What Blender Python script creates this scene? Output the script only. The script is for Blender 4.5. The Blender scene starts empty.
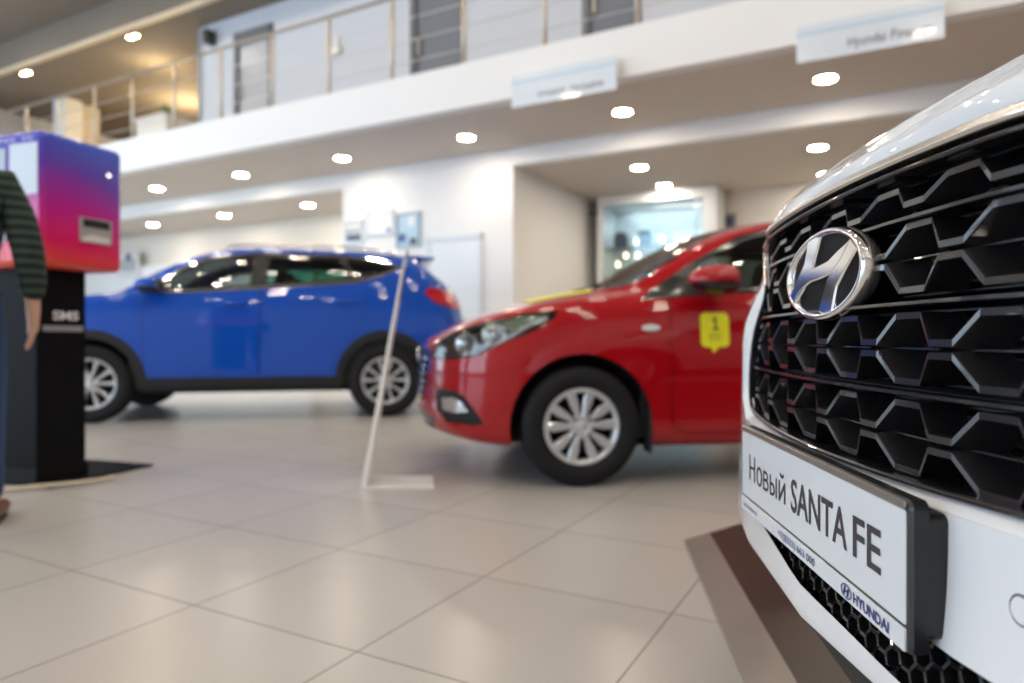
import bpy, bmesh, math, random
from mathutils import Vector, Matrix
from mathutils.bvhtree import BVHTree
random.seed(7)
SC = bpy.context.scene
COL = SC.collection
PI = math.pi
rad = math.radians

# ------------------------------------------------------------------ materials
MATS = {}
def mat(name, col=(.8, .8, .8), rough=.5, metal=0., coat=0., emit=None, es=0., trans=0., ior=1.45, spec=.5,
        noise=None, bump=None, flake=0.):
    if name in MATS: return MATS[name]
    m = bpy.data.materials.new(name); m.use_nodes = True
    nt = m.node_tree; b = nt.nodes['Principled BSDF']
    b.inputs['Base Color'].default_value = (*col, 1)
    b.inputs['Roughness'].default_value = rough
    b.inputs['Metallic'].default_value = metal
    b.inputs['Coat Weight'].default_value = coat
    b.inputs['Coat Roughness'].default_value = .03
    b.inputs['Transmission Weight'].default_value = trans
    b.inputs['IOR'].default_value = ior
    b.inputs['Specular IOR Level'].default_value = spec; b.inputs['Coat IOR'].default_value = 1.5
    if emit:
        b.inputs['Emission Color'].default_value = (*emit, 1); b.inputs['Emission Strength'].default_value = es
    tc = nt.nodes.new('ShaderNodeTexCoord')
    n = nt.nodes.new('ShaderNodeTexNoise'); n.inputs['Scale'].default_value = (noise or (6, .05))[0]
    n.inputs['Detail'].default_value = 4
    nt.links.new(tc.outputs['Object'], n.inputs['Vector'])
    amt = (noise or (6, .03))[1]
    mr = nt.nodes.new('ShaderNodeMapRange')
    mr.inputs['To Min'].default_value = 1 - amt; mr.inputs['To Max'].default_value = 1 + amt
    nt.links.new(n.outputs['Fac'], mr.inputs['Value'])
    mx = nt.nodes.new('ShaderNodeVectorMath'); mx.operation = 'SCALE'
    mx.inputs[0].default_value = col
    nt.links.new(mr.outputs['Result'], mx.inputs['Scale'])
    nt.links.new(mx.outputs['Vector'], b.inputs['Base Color'])
    if bump:
        bn = nt.nodes.new('ShaderNodeTexNoise'); bn.inputs['Scale'].default_value = bump[0]
        nt.links.new(tc.outputs['Object'], bn.inputs['Vector'])
        bp = nt.nodes.new('ShaderNodeBump'); bp.inputs['Strength'].default_value = bump[1]; bp.inputs['Distance'].default_value = .01
        nt.links.new(bn.outputs['Fac'], bp.inputs['Height']); nt.links.new(bp.outputs['Normal'], b.inputs['Normal'])
    MATS[name] = m
    return m

def glass(name, tint=(.8, .85, .85), refl=.12, rough=.02):
    """thin sheet of tinted glass: straight-through tint plus a fresnel gloss"""
    if name in MATS: return MATS[name]
    m = bpy.data.materials.new(name); m.use_nodes = True
    nt = m.node_tree; nt.nodes.remove(nt.nodes['Principled BSDF'])
    out = nt.nodes['Material Output']
    t = nt.nodes.new('ShaderNodeBsdfTransparent'); t.inputs['Color'].default_value = (*tint, 1)
    g = nt.nodes.new('ShaderNodeBsdfGlossy'); g.inputs['Roughness'].default_value = rough
    f = nt.nodes.new('ShaderNodeLayerWeight'); f.inputs['Blend'].default_value = .25
    mr = nt.nodes.new('ShaderNodeMapRange'); mr.inputs['To Min'].default_value = refl * .5; mr.inputs['To Max'].default_value = min(1, refl * 5)
    nt.links.new(f.outputs['Fresnel'], mr.inputs['Value'])
    mix = nt.nodes.new('ShaderNodeMixShader')
    nt.links.new(mr.outputs['Result'], mix.inputs['Fac'])
    nt.links.new(t.outputs[0], mix.inputs[1]); nt.links.new(g.outputs[0], mix.inputs[2])
    nt.links.new(mix.outputs[0], out.inputs['Surface'])
    MATS[name] = m
    return m

# ------------------------------------------------------------------ object helpers
def tag(o, label=None, cat=None, group=None, kind=None):
    if label: o['label'] = label
    if cat: o['category'] = cat
    if group: o['group'] = group
    if kind: o['kind'] = kind
    return o

def put(name, me, m=None, parent=None):
    o = bpy.data.objects.new(name, me); COL.objects.link(o)
    if parent is not None: o.parent = parent
    if m is not None:
        for x in (m if isinstance(m, (list, tuple)) else [m]): me.materials.append(x)
    return o

def empty(name, loc=(0, 0, 0), rz=0, label=None, cat=None, group=None):
    o = bpy.data.objects.new(name, None); COL.objects.link(o)
    o.location = loc; o.rotation_euler = (0, 0, rz); o.empty_display_size = .1
    return tag(o, label, cat, group)

class MB:
    """collects shapes into one mesh"""
    def __init__(s): s.v = []; s.f = []; s.mi = []; s.cur = 0; s.sm = []; s.smooth = False
    def add(s, vs, fs):
        n = len(s.v); s.v += [tuple(p) for p in vs]
        for f in fs:
            s.f.append([n + k for k in f]); s.mi.append(s.cur); s.sm.append(s.smooth)
    def box(s, x0, x1, y0, y1, z0, z1):
        v = [(x, y, z) for x in (x0, x1) for y in (y0, y1) for z in (z0, z1)]
        s.add(v, [(0, 1, 3, 2), (4, 6, 7, 5), (0, 4, 5, 1), (2, 3, 7, 6), (0, 2, 6, 4), (1, 5, 7, 3)])
        return s
    def bar(s, a, b, w, h, up=(0, 0, 1)):
        a, b = Vector(a), Vector(b); d = (b - a).normalized(); up = Vector(up)
        if abs(d.dot(up)) > .98: up = Vector((1, 0, 0))
        sx = d.cross(up).normalized() * (w / 2); sz = d.cross(sx).normalized() * (h / 2)
        v = [p + i * sx + j * sz for p in (a, b) for i, j in ((-1, -1), (1, -1), (1, 1), (-1, 1))]
        s.add(v, [(0, 1, 2, 3), (7, 6, 5, 4), (0, 4, 5, 1), (1, 5, 6, 2), (2, 6, 7, 3), (3, 7, 4, 0)])
        return s
    def tube(s, pts, r, n=10, cap=True):
        pts = [Vector(p) for p in pts]
        rs = r if isinstance(r, (list, tuple)) else [r] * len(pts)
        old = s.smooth; s.smooth = True
        up = Vector((0, 0, 1)); rings = []
        for i, p in enumerate(pts):
            d = (pts[min(i + 1, len(pts) - 1)] - pts[max(i - 1, 0)]).normalized()
            if abs(d.dot(up)) > .97: up = Vector((1, .2, 0))
            x = d.cross(up).normalized(); y = d.cross(x).normalized()
            rings.append([p + (x * math.cos(2 * PI * k / n) + y * math.sin(2 * PI * k / n)) * rs[i] for k in range(n)])
        v = [q for rg in rings for q in rg]; f = []
        for i in range(len(pts) - 1):
            for k in range(n):
                a = i * n + k; b = i * n + (k + 1) % n
                f.append((a, b, b + n, a + n))
        s.add(v, f); s.smooth = False
        if cap:
            s.add(rings[0], [tuple(range(n))]); s.add(rings[-1], [tuple(reversed(range(n)))])
        s.smooth = old
        return s
    def lathe(s, prof, n=48, M=None, closed=False):
        """profile (r, h) around local z; M places it"""
        M = M or Matrix.Identity(4); v = []; f = []
        old = s.smooth; s.smooth = True
        for r, h in prof:
            for k in range(n):
                a = 2 * PI * k / n; v.append(M @ Vector((r * math.cos(a), r * math.sin(a), h)))
        m = len(prof)
        for i in range(m if closed else m - 1):
            for k in range(n):
                a = i * n + k; b = i * n + (k + 1) % n; c = ((i + 1) % m) * n
                f.append((a, b, c + (k + 1) % n, c + k))
        s.add(v, f); s.smooth = old
        return s
    def prism(s, poly, h0, h1, M=None, inset=0.):
        """polygon (x, y) extruded h0..h1 along local z; optional chamfer at h1"""
        M = M or Matrix.Identity(4); n = len(poly)
        cx = sum(p[0] for p in poly) / n; cy = sum(p[1] for p in poly) / n
        rings = [[(x, y, h0) for x, y in poly]]
        if inset:
            rings.append([(x, y, h1 - inset * (1 if h1 > h0 else -1)) for x, y in poly])
            top = []
            for i in range(n):
                p0, p1, p2 = Vector(poly[i - 1]), Vector(poly[i]), Vector(poly[(i + 1) % n])
                a = (p1 - p0).normalized(); b = (p2 - p1).normalized()
                na = Vector((-a.y, a.x)); nb = Vector((-b.y, b.x)); m_ = na + nb
                if m_.length < 1e-6: m_ = na
                m_ = m_.normalized(); k = inset / max(.4, m_.dot(na))
                sg = 1 if area2(poly) > 0 else -1
                q = p1 + m_ * k * sg; top.append((q.x, q.y, h1))
            rings.append(top)
        else: rings.append([(x, y, h1) for x, y in poly])
        v = [M @ Vector(p) for r in rings for p in r]; f = []
        for i in range(len(rings) - 1):
            for k in range(n): f.append((i * n + k, i * n + (k + 1) % n, (i + 1) * n + (k + 1) % n, (i + 1) * n + k))
        f.append(tuple(reversed(range(n)))); f.append(tuple(range((len(rings) - 1) * n, len(rings) * n)))
        s.add(v, f)
        return s
    def mesh(s, name):
        me = bpy.data.meshes.new(name); me.from_pydata(s.v, [], s.f)
        me.polygons.foreach_set('material_index', s.mi); me.polygons.foreach_set('use_smooth', s.sm)
        me.validate(); me.update()
        bm = bmesh.new(); bm.from_mesh(me); bmesh.ops.remove_doubles(bm, verts=bm.verts, dist=1e-5)
        bmesh.ops.recalc_face_normals(bm, faces=bm.faces); bm.to_mesh(me); bm.free()
        return me
    def build(s, name, m, parent=None, bevel=0., seg=2):
        o = put(name, s.mesh(name), m, parent)
        if bevel:
            md = o.modifiers.new('bevel', 'BEVEL'); md.width = bevel; md.segments = seg; md.limit_method = 'ANGLE'; md.angle_limit = rad(35)
            md.harden_normals = False
        return o

def area2(p): return sum(p[i - 1][0] * p[i][1] - p[i][0] * p[i - 1][1] for i in range(len(p)))

def text_shape(body, w=None, h=.01, cx=0, y0=0, bold=0.):
    """letters as flat polygons: returns verts (x, y) and faces, fitted to width w and cap height h, centred on cx"""
    cu = bpy.data.curves.new('lettering', 'FONT'); cu.body = body; cu.size = 1; cu.resolution_u = 3; cu.offset = bold
    o = bpy.data.objects.new('lettering', cu); COL.objects.link(o)
    dg = bpy.context.evaluated_depsgraph_get(); me = bpy.data.meshes.new_from_object(o.evaluated_get(dg))
    v = [p.co.copy() for p in me.vertices]; f = [tuple(p.vertices) for p in me.polygons]
    bpy.data.objects.remove(o); bpy.data.curves.remove(cu); bpy.data.meshes.remove(me)
    if not v: return [], []
    x0 = min(p.x for p in v); x1 = max(p.x for p in v); ya = 0; yb = .7
    sx = (w / (x1 - x0)) if w else h / .7; sy = h / .7
    return [((p.x - (x0 + x1) / 2) * sx + cx, p.y * sy + y0) for p in v], f

def lettering(items, M, name, m, parent, th=.0006):
    """items: (text, width, cap height, centre x, baseline y, bold); M maps (x right, y up, z out) to parent space"""
    for body, w, h, cx, y0, bold in items:
        v, f = text_shape(body, w, h, cx, y0, bold)
        if not v: continue
        me = bpy.data.meshes.new(name); me.from_pydata([tuple(M @ Vector((x, y, th))) for x, y in v], [], f); me.update()
        put(name, me, m, parent)

def stroke_word(strokes, th):
    """letters drawn as ribbons: strokes are polylines in (x, y)"""
    V = []; F = []
    for pl, closed in strokes:
        n = len(pl); base = len(V)
        for i in range(n):
            p = Vector(pl[i]); a = Vector(pl[i - 1]) if (i or closed) else p; c = Vector(pl[(i + 1) % n]) if (i < n - 1 or closed) else p
            d1 = (p - a).normalized() if (p - a).length > 1e-9 else (c - p).normalized(); d2 = (c - p).normalized() if (c - p).length > 1e-9 else d1
            m_ = Vector((-d1.y - d2.y, d1.x + d2.x)).normalized(); k = th / 2 / max(.5, m_.dot(Vector((-d1.y, d1.x))))
            V += [tuple(p + m_ * k), tuple(p - m_ * k)]
        for i in range(n if closed else n - 1):
            j = (i + 1) % n; F.append((base + 2 * i, base + 2 * i + 1, base + 2 * j + 1, base + 2 * j))
    return V, F

def arc_pts(cx, cy, rx, ry, a0, a1, n=12): return [(cx + rx * math.cos(rad(a0 + (a1 - a0) * k / n)), cy + ry * math.sin(rad(a0 + (a1 - a0) * k / n))) for k in range(n + 1)]

def new_word():
    S_ = []; x = 0
    def L(pl, closed=False): S_.append(([(x + a, b) for a, b in pl], closed))
    L([(.06, 0), (.06, 1)]); L([(.56, 0), (.56, 1)]); L([(.06, .51), (.56, .51)]); x = .80
    L(arc_pts(.24, .36, .23, .32, 0, 345, 23), True); x = 1.42
    L([(.05, 0), (.05, .72)]); L([(.05, .67)] + arc_pts(.26, .53, .14, .14, 90, -90) + [(.05, .39)]); L([(.05, .39)] + arc_pts(.28, .22, .17, .17, 90, -90) + [(.05, .05)]); x = 2.04
    L([(.05, 0), (.05, .72)]); L([(.05, .42)] + arc_pts(.22, .235, .16, .185, 90, -90) + [(.05, .05)]); L([(.56, 0), (.56, .72)]); x = 2.80
    L([(.05, 0), (.05, .72)]); L([(.48, 0), (.48, .72)]); L([(.07, .08), (.46, .64)]); L(arc_pts(.265, 1.0, .13, .13, 190, 350))
    return stroke_word(S_, .105)

def pchip(keys):
    xs = [k[0] for k in keys]; ys = [k[1] for k in keys]; n = len(xs)
    if n == 1: return lambda x: ys[0]
    h = [xs[i + 1] - xs[i] for i in range(n - 1)]; d = [(ys[i + 1] - ys[i]) / h[i] for i in range(n - 1)]
    m = [d[0]] + [0 if d[i - 1] * d[i] <= 0 else 2 * d[i - 1] * d[i] / (d[i - 1] + d[i]) for i in range(1, n - 1)] + [d[-1]]
    def f(x):
        if x <= xs[0]: return ys[0]
        if x >= xs[-1]: return ys[-1]
        i = 0
        while x > xs[i + 1]: i += 1
        t = (x - xs[i]) / h[i]; t2 = t * t; t3 = t2 * t
        return (2 * t3 - 3 * t2 + 1) * ys[i] + (t3 - 2 * t2 + t) * h[i] * m[i] + (-2 * t3 + 3 * t2) * ys[i + 1] + (t3 - t2) * h[i] * m[i + 1]
    return f

def sstep(x): x = max(0, min(1, x)); return x * x * (3 - 2 * x)

def spline(pts, n=6, closed=False):
    """Catmull-Rom through points"""
    P = [Vector(p) for p in pts]; out = []
    N = len(P)
    for i in range(N if closed else N - 1):
        g = lambda k: P[k % N] if closed else P[max(0, min(N - 1, k))]
        a, b, c, d = g(i - 1), g(i), g(i + 1), g(i + 2)
        for k in range(n):
            t = k / n
            out.append(.5 * ((2 * b) + (c - a) * t + (2 * a - 5 * b + 4 * c - d) * t * t + (3 * b - a - 3 * c + d) * t ** 3))
    if not closed: out.append(P[-1])
    return out

# ------------------------------------------------------------------ car body builder
def plan_x(y, W, D, n, q=0.):
    r = min(.9999, abs(y) / W); return D * (1 - (1 - r ** n) ** (1 / n)) + q * y * y

class CarBody:
    """a smooth hull from length-wise character lines; regions are cut out of it along outlines and become parts"""
    def __init__(s, sp):
        s.sp = sp; L, W, Df, nf, Dr, nr = sp['L'], sp['W'], sp['Df'], sp['nf'], sp['Dr'], sp['nr']
        st = []; qd = sp.get('q', 0.)
        N = 26
        for k in range(N + 1):
            th = PI / 2 * k / N
            Y = W * math.sin(th) ** (2 / nf)
            st.append(((Df * (1 - math.cos(th) ** (2 / nf)) if k < N else Df) + qd * Y * Y, Y))
        Df = Df + qd * W * W
        M = 84
        for k in range(1, M): st.append((Df + (L - Df - Dr) * k / M, W))
        for k in range(N, -1, -1):
            th = PI / 2 * k / N
            st.append((L - Dr * (1 - math.cos(th) ** (2 / nr)) if k < N else L - Dr, W * math.sin(th) ** (2 / nr)))
        rows = sp['rows']; R = len(rows)
        zf = [pchip(r[0]) for r in rows]; wf = [pchip(r[1]) for r in rows]
        Lf = sp.get('Lf', .8)
        K = 5; cols = []; s.vp = []
        for (t, Y) in st:
            P = []
            for j, r in enumerate(rows):
                x = t + r[2] * (1 - sstep(t / Lf)) - r[3] * (1 - sstep((L - t) / Lf))
                P.append(Vector((x, wf[j](t) * Y, zf[j](t))))
            g0 = Vector((P[1].x, -P[1].y, P[1].z)); g1 = Vector((P[-2].x, -P[-2].y, P[-2].z))
            Q = [g0] + P + [g1]; c = []
            for i in range(1, len(Q) - 2):
                a, b, cc, d = Q[i - 1], Q[i], Q[i + 1], Q[i + 2]
                # centripetal
                t0 = 0; t1 = t0 + max(1e-4, (b - a).length ** .5); t2 = t1 + max(1e-4, (cc - b).length ** .5); t3 = t2 + max(1e-4, (d - cc).length ** .5)
                for k in range(K):
                    tt = t1 + (t2 - t1) * k / K
                    A1 = a * ((t1 - tt) / (t1 - t0)) + b * ((tt - t0) / (t1 - t0))
                    A2 = b * ((t2 - tt) / (t2 - t1)) + cc * ((tt - t1) / (t2 - t1))
                    A3 = cc * ((t3 - tt) / (t3 - t2)) + d * ((tt - t2) / (t3 - t2))
                    B1 = A1 * ((t2 - tt) / (t2 - t0)) + A2 * ((tt - t0) / (t2 - t0))
                    B2 = A2 * ((t3 - tt) / (t3 - t1)) + A3 * ((tt - t1) / (t3 - t1))
                    c.append(B1 * ((t2 - tt) / (t2 - t1)) + B2 * ((tt - t1) / (t2 - t1)))
            c.append(P[-1].copy())
            c[0].y = 0; c[-1].y = 0
            cols.append(c)
        s.cols = cols; s.st = st; s.K = K; J = len(cols[0]); s.J = J
        bm = bmesh.new(); lay = bm.faces.layers.int.new('part'); s.bm = bm; s.lay = lay
        V = []
        for i, c in enumerate(cols):
            end = i in (0, len(cols) - 1)
            plus = [bm.verts.new(p if not end else Vector((p.x, 0, p.z))) for p in c]
            minus = [plus[j] if (j in (0, J - 1) or end) else bm.verts.new((c[j].x, -c[j].y, c[j].z)) for j in range(J)]
            V.append((plus, minus))
        s.ids = ['body']
        for i in range(len(cols) - 1):
            for sd in (0, 1):
                a, b = V[i][sd], V[i + 1][sd]
                for j in range(J - 1):
                    q = [a[j], b[j], b[j + 1], a[j + 1]]
                    if sd == 0: q.reverse()
                    u = []
                    for x in q:
                        if x not in u: u.append(x)
                    if len(u) < 3: continue
                    try: f = bm.faces.new(u)
                    except ValueError: continue
                    f.smooth = True
                    t = (st[i][0] + st[i + 1][0]) / 2; v = (j + .5) / K
                    pid = sp['cls'](t, v, 1 if sd == 0 else -1)
                    f[lay] = s.idn(pid)
        bmesh.ops.recalc_face_normals(bm, faces=bm.faces)
        bm.normal_update(); bm.verts.index_update(); bm.faces.index_update()
        s.base_n = [v.normal.copy() for v in bm.verts]
        tv = [v.co.copy() for v in bm.verts]; tf = []
        for f in bm.faces:
            ix = [v.index for v in f.verts]
            for k in range(1, len(ix) - 1): tf.append((ix[0], ix[k], ix[k + 1]))
        s.tf = tf; s.tv = tv; s.bvh = BVHTree.FromPolygons(tv, tf)
    def idn(s, n):
        if n not in s.ids: s.ids.append(n)
        return s.ids.index(n)
    def normal_at(s, p):
        co, no, ix, d = s.bvh.find_nearest(p)
        a, b, c = s.tf[ix]; A, B, C = s.tv[a], s.tv[b], s.tv[c]
        v0 = B - A; v1 = C - A; v2 = co - A
        d00 = v0.dot(v0); d01 = v0.dot(v1); d11 = v1.dot(v1); d20 = v2.dot(v0); d21 = v2.dot(v1)
        den = d00 * d11 - d01 * d01
        if abs(den) < 1e-14: return no
        v = (d11 * d20 - d01 * d21) / den; w = (d00 * d21 - d01 * d20) / den
        n = s.base_n[a] * (1 - v - w) + s.base_n[b] * v + s.base_n[c] * w
        return n.normalized() if n.length > 1e-6 else no
    def carve(s, poly, pid, axis='xz', ok=lambda c, n: True, only=None):
        ax = (0, 2) if axis == 'xz' else ((1, 2) if axis == 'yz' else (0, 1)); bm, lay = s.bm, s.lay
        bx0 = min(p[0] for p in poly); bx1 = max(p[0] for p in poly); by0 = min(p[1] for p in poly); by1 = max(p[1] for p in poly)
        def bb(f):
            xs = [v.co[ax[0]] for v in f.verts]; ys = [v.co[ax[1]] for v in f.verts]
            return min(xs), max(xs), min(ys), max(ys)
        cand = set()
        for f in bm.faces:
            c = f.calc_center_median()
            if c[ax[0]] < bx0 - .2 or c[ax[0]] > bx1 + .2 or c[ax[1]] < by0 - .2 or c[ax[1]] > by1 + .2: continue
            if not ok(c, f.normal): continue
            x0, x1, y0, y1 = bb(f)
            if x1 < bx0 or x0 > bx1 or y1 < by0 or y0 > by1: continue
            cand.add(f)
        n = len(poly)
        for i in range(n):
            p, q = poly[i - 1], poly[i]
            sx0, sx1 = sorted((p[0], q[0])); sy0, sy1 = sorted((p[1], q[1]))
            sub = []
            for f in cand:
                x0, x1, y0, y1 = bb(f)
                if x1 < sx0 or x0 > sx1 or y1 < sy0 or y0 > sy1: continue
                sub.append(f)
            if not sub: continue
            es = {e for f in sub for e in f.edges}; vs = {v for f in sub for v in f.verts}
            co = Vector((0, 0, 0)); co[ax[0]] = p[0]; co[ax[1]] = p[1]
            no = Vector((0, 0, 0)); no[ax[0]] = -(q[1] - p[1]); no[ax[1]] = q[0] - p[0]
            if no.length < 1e-9: continue
            cand -= set(sub)
            r = bmesh.ops.bisect_plane(bm, geom=list(vs) + list(es) + sub, dist=1e-6, plane_co=co, plane_no=no.normalized())
            cand |= {g for g in r['geom'] if isinstance(g, bmesh.types.BMFace) and g.is_valid}
            cand |= {f for f in sub if f.is_valid}
        k = s.idn(pid); hit = 0
        for f in cand:
            if not f.is_valid: continue
            if only is not None and s.ids[f[lay]] not in only: continue
            c = f.calc_center_median(); x, y = c[ax[0]], c[ax[1]]; ins = False
            for i in range(n):
                (xa, ya), (xb, yb) = poly[i - 1], poly[i]
                if (ya > y) != (yb > y) and x < (xb - xa) * (y - ya) / (yb - ya) + xa: ins = not ins
            if ins: f[lay] = k; hit += 1
        return hit
    def side(s, poly, pid, sides=(-1, 1), ymin=.3, nmin=.2, only=None):
        for sd in sides:
            s.carve(poly, (pid, sd), 'xz', lambda c, n: c.y * sd > ymin and abs(n.y) > nmin, only)
    def front(s, poly, pid, only=None, xmax=.7):
        s.carve(poly, pid, 'yz', lambda c, n: c.x < xmax and n.x < -.12, only)
    def emit(s, root, table, drop=()):
        """one object per region; table maps region -> (name, material, label, push)"""
        groups = {}
        for f in s.bm.faces: groups.setdefault(f[s.lay], []).append(f)
        out = {}
        for k, fs in sorted(groups.items()):
            pid = s.ids[k]; key = pid[0] if isinstance(pid, tuple) else pid
            if key in drop: continue
            nm, m, lab, push = table[key]
            ix = {}; vs = []; pf = []; nn = []
            for f in fs:
                ids = []
                for v in f.verts:
                    if v not in ix:
                        ix[v] = len(vs); n = s.normal_at(v.co); nn.append(n); vs.append(v.co + n * push)
                    ids.append(ix[v])
                pf.append(ids)
            me = bpy.data.meshes.new(nm); me.from_pydata([tuple(v) for v in vs], [], pf)
            me.polygons.foreach_set('use_smooth', [True] * len(pf)); me.update()
            try: me.normals_split_custom_set_from_vertices([tuple(n) for n in nn])
            except Exception as e: print('normals', e)
            o = put(nm, me, m, root)
            if lab: o['label'] = lab
            out[pid] = o
        return out
    def surf_y(s, x, z, sd=-1):
        """y of the side surface at (x, z)"""
        hit = s.bvh.ray_cast(Vector((x, 3 * sd, z)), Vector((0, -sd, 0)))
        return hit[0].y if hit[0] else s.sp['W'] * sd
    def surf_x(s, y, z):
        hit = s.bvh.ray_cast(Vector((-2, y, z)), Vector((1, 0, 0)))
        return hit[0].x if hit[0] else 0
    def surf_z(s, x, y):
        hit = s.bvh.ray_cast(Vector((x, y, 4)), Vector((0, 0, -1)))
        return hit[0].z if hit[0] else 1

def circ(cx, cz, r, a0=0, a1=2 * PI, n=36, ry=None):
    return [(cx + r * math.cos(a0 + (a1 - a0) * k / n), cz + (ry or r) * math.sin(a0 + (a1 - a0) * k / n)) for k in range(n + (0 if abs(a1 - a0 - 2 * PI) < 1e-6 else 1))]

def grow(poly, d):
    """offset an outline outward"""
    sg = 1 if area2(poly) > 0 else -1; out = []; n = len(poly)
    for i in range(n):
        p0, p1, p2 = Vector(poly[i - 1]), Vector(poly[i]), Vector(poly[(i + 1) % n])
        a = (p1 - p0).normalized(); b = (p2 - p1).normalized()
        na = Vector((a.y, -a.x)); nb = Vector((b.y, -b.x)); m_ = (na + nb)
        m_ = m_.normalized() if m_.length > 1e-6 else na
        q = p1 + m_ * (d * sg / max(.5, m_.dot(na))); out.append((q.x, q.y))
    return out

def smooth_poly(pts, n=4):
    return [(p.x, p.y) for p in spline([(a, b, 0) for a, b in pts], n, True)]

# ------------------------------------------------------------------ wheels
def wheel_meshes(r, w, rr, style):
    """tyre, barrel and rim meshes; axis = local y, outer face towards -y"""
    M = Matrix.Rotation(PI / 2, 4, 'X')      # local z -> -y
    h = w / 2
    ty = MB(); prof = [(rr, -h * .82), (rr + .012, -h * .98), (rr + (r - rr) * .5, -h * 1.04), (r - .022, -h * .96), (r - .006, -h * .8), (r, -h * .5),
                       (r, -h * .28), (r - .008, -h * .26), (r - .008, -h * .2), (r, -h * .18), (r, h * .18), (r - .008, h * .2), (r - .008, h * .26), (r, h * .28),
                       (r, h * .5), (r - .006, h * .8), (r - .022, h * .96), (rr + (r - rr) * .55, h * 1.04), (rr + (r - rr) * .45, h * 1.045), (rr + .012, h * .98), (rr, h * .82)]
    ty.lathe(prof, 72, M, closed=True)
    ba = MB(); ba.lathe([(rr, h * .8), (rr - .012, h * .74), (rr - .02, 0), (rr - .015, -h * .8), (.0, -h * .5)], 48, M)
    ba.lathe([(.0, h * .1), (rr * .72, h * .1), (rr * .72, h * .0), (.0, h * .0)], 36, M)
    rim = MB(); z0 = h * .8
    rim.lathe([(rr + .006, z0 + .004), (rr - .002, z0 + .012), (rr - .014, z0 + .008), (rr - .02, z0 - .012), (rr - .024, z0 - .03)], 64, M)
    if style == 'cover':
        rim.lathe([(rr * .33, z0 - .03), (rr * .33, z0 - .006), (rr * .26, z0 + .002), (.03, z0 + .0), (.026, z0 + .004), (0, z0 + .005)], 40, M)
        rim.lathe([(rr - .004, z0 + .006), (rr * .90, z0 + .006), (rr * .88, z0 - .004), (rr * .87, z0 - .03)], 64, M)
        for k in range(5):
            for sg in (-1, 1):
                a = PI / 2 + rad(2) + k * 2 * PI / 5 + sg * rad(16.5)
                R_ = M @ Matrix.Rotation(a, 4, 'Z')
                pl = [(rr * .2, -.012), (rr * .42, -.016), (rr * .66, -.0235), (rr * .82, -.024), (rr * .93, -.017),
                      (rr * .93, .017), (rr * .82, .024), (rr * .66, .0235), (rr * .42, .016), (rr * .2, .012)]
                rim.prism(pl, z0 - .028, z0 + .009, R_, .006)
    else:
        rim.lathe([(rr * .30, z0 - .045), (rr * .28, z0 - .018), (rr * .2, z0 - .012), (.034, z0 - .014), (.03, z0 - .004), (0, z0 - .002)], 40, M)
        for k in range(5):
            for sg in (-1, 1):
                a = PI / 2 + k * 2 * PI / 5 + sg * rad(17)
                R_ = M @ Matrix.Rotation(a, 4, 'Z')
                pl = [(rr * .14, -.014 - .01 * sg), (rr * .55, -.0115), (rr * .96, -.018), (rr * .98, .018), (rr * .55, .0115), (rr * .14, .014 - .01 * sg)]
                rim.prism(pl, z0 - .05, z0 + .001, R_, .006)
                a2 = a - sg * rad(2)
    nut = MB(); nut.lathe([(.0, z0 + (.012 if style == 'cover' else -.004)), (.009, z0 + (.012 if style == 'cover' else -.004)), (.011, z0 - .02)], 12, M)
    return ty.mesh('tyre'), ba.mesh('wheel_barrel'), rim.mesh('rim'), nut.mesh('wheel_nut')

def add_wheels(root, pos, r, w, rr, style, m_rim, zb=0):
    ty, ba, ri, nu = wheel_meshes(r, w, rr, style)
    for me, m in ((ty, mat('tyre_rubber', (.012, .012, .014), .65, spec=.25, bump=(60, .05))), (ba, mat('wheel_barrel_dark', (.02, .02, .022), .5, .3)),
                  (ri, m_rim), (nu, mat('nut_steel', (.25, .25, .26), .35, .9))): me.materials.append(m)
    for (x, y) in pos:
        wo = put('wheel', ba, None, root); wo.location = (x, y, r + zb); wo.rotation_euler = (0, 0, 0 if y < 0 else PI)
        for nm, me in (('tyre', ty), ('rim', ri)): put(nm, me, None, wo)
        nn_ = 4 if style == 'cover' else 5
        for k in range(nn_):
            q = put('wheel_nut', nu, None, wo); an_ = rad(45) + k * 2 * PI / nn_; q.location = (.055 * math.cos(an_), 0, .055 * math.sin(an_))

def arch_liner(root, x, z, r, y_out, sd, depth=.36, zlow=.2):
    mb = MB(); n = 20; v = []
    a0 = math.asin(max(-1, min(1, (zlow - z) / r)))
    for k in range(n + 1):
        a = a0 + (PI - 2 * a0) * k / n
        for y in (y_out * sd, (y_out - depth) * sd): v.append((x + r * math.cos(a), y, z + r * math.sin(a)))
    mb.smooth = True
    mb.add(v, [(2 * k, 2 * k + 1, 2 * k + 3, 2 * k + 2) for k in range(n)])
    mb.smooth = False
    mb.add([v[2 * k + 1] for k in range(n + 1)], [tuple(range(n + 1))])
    return mb.build('wheel_arch_liner', mat('liner_black', (.008, .008, .009), .8), root)

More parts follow.
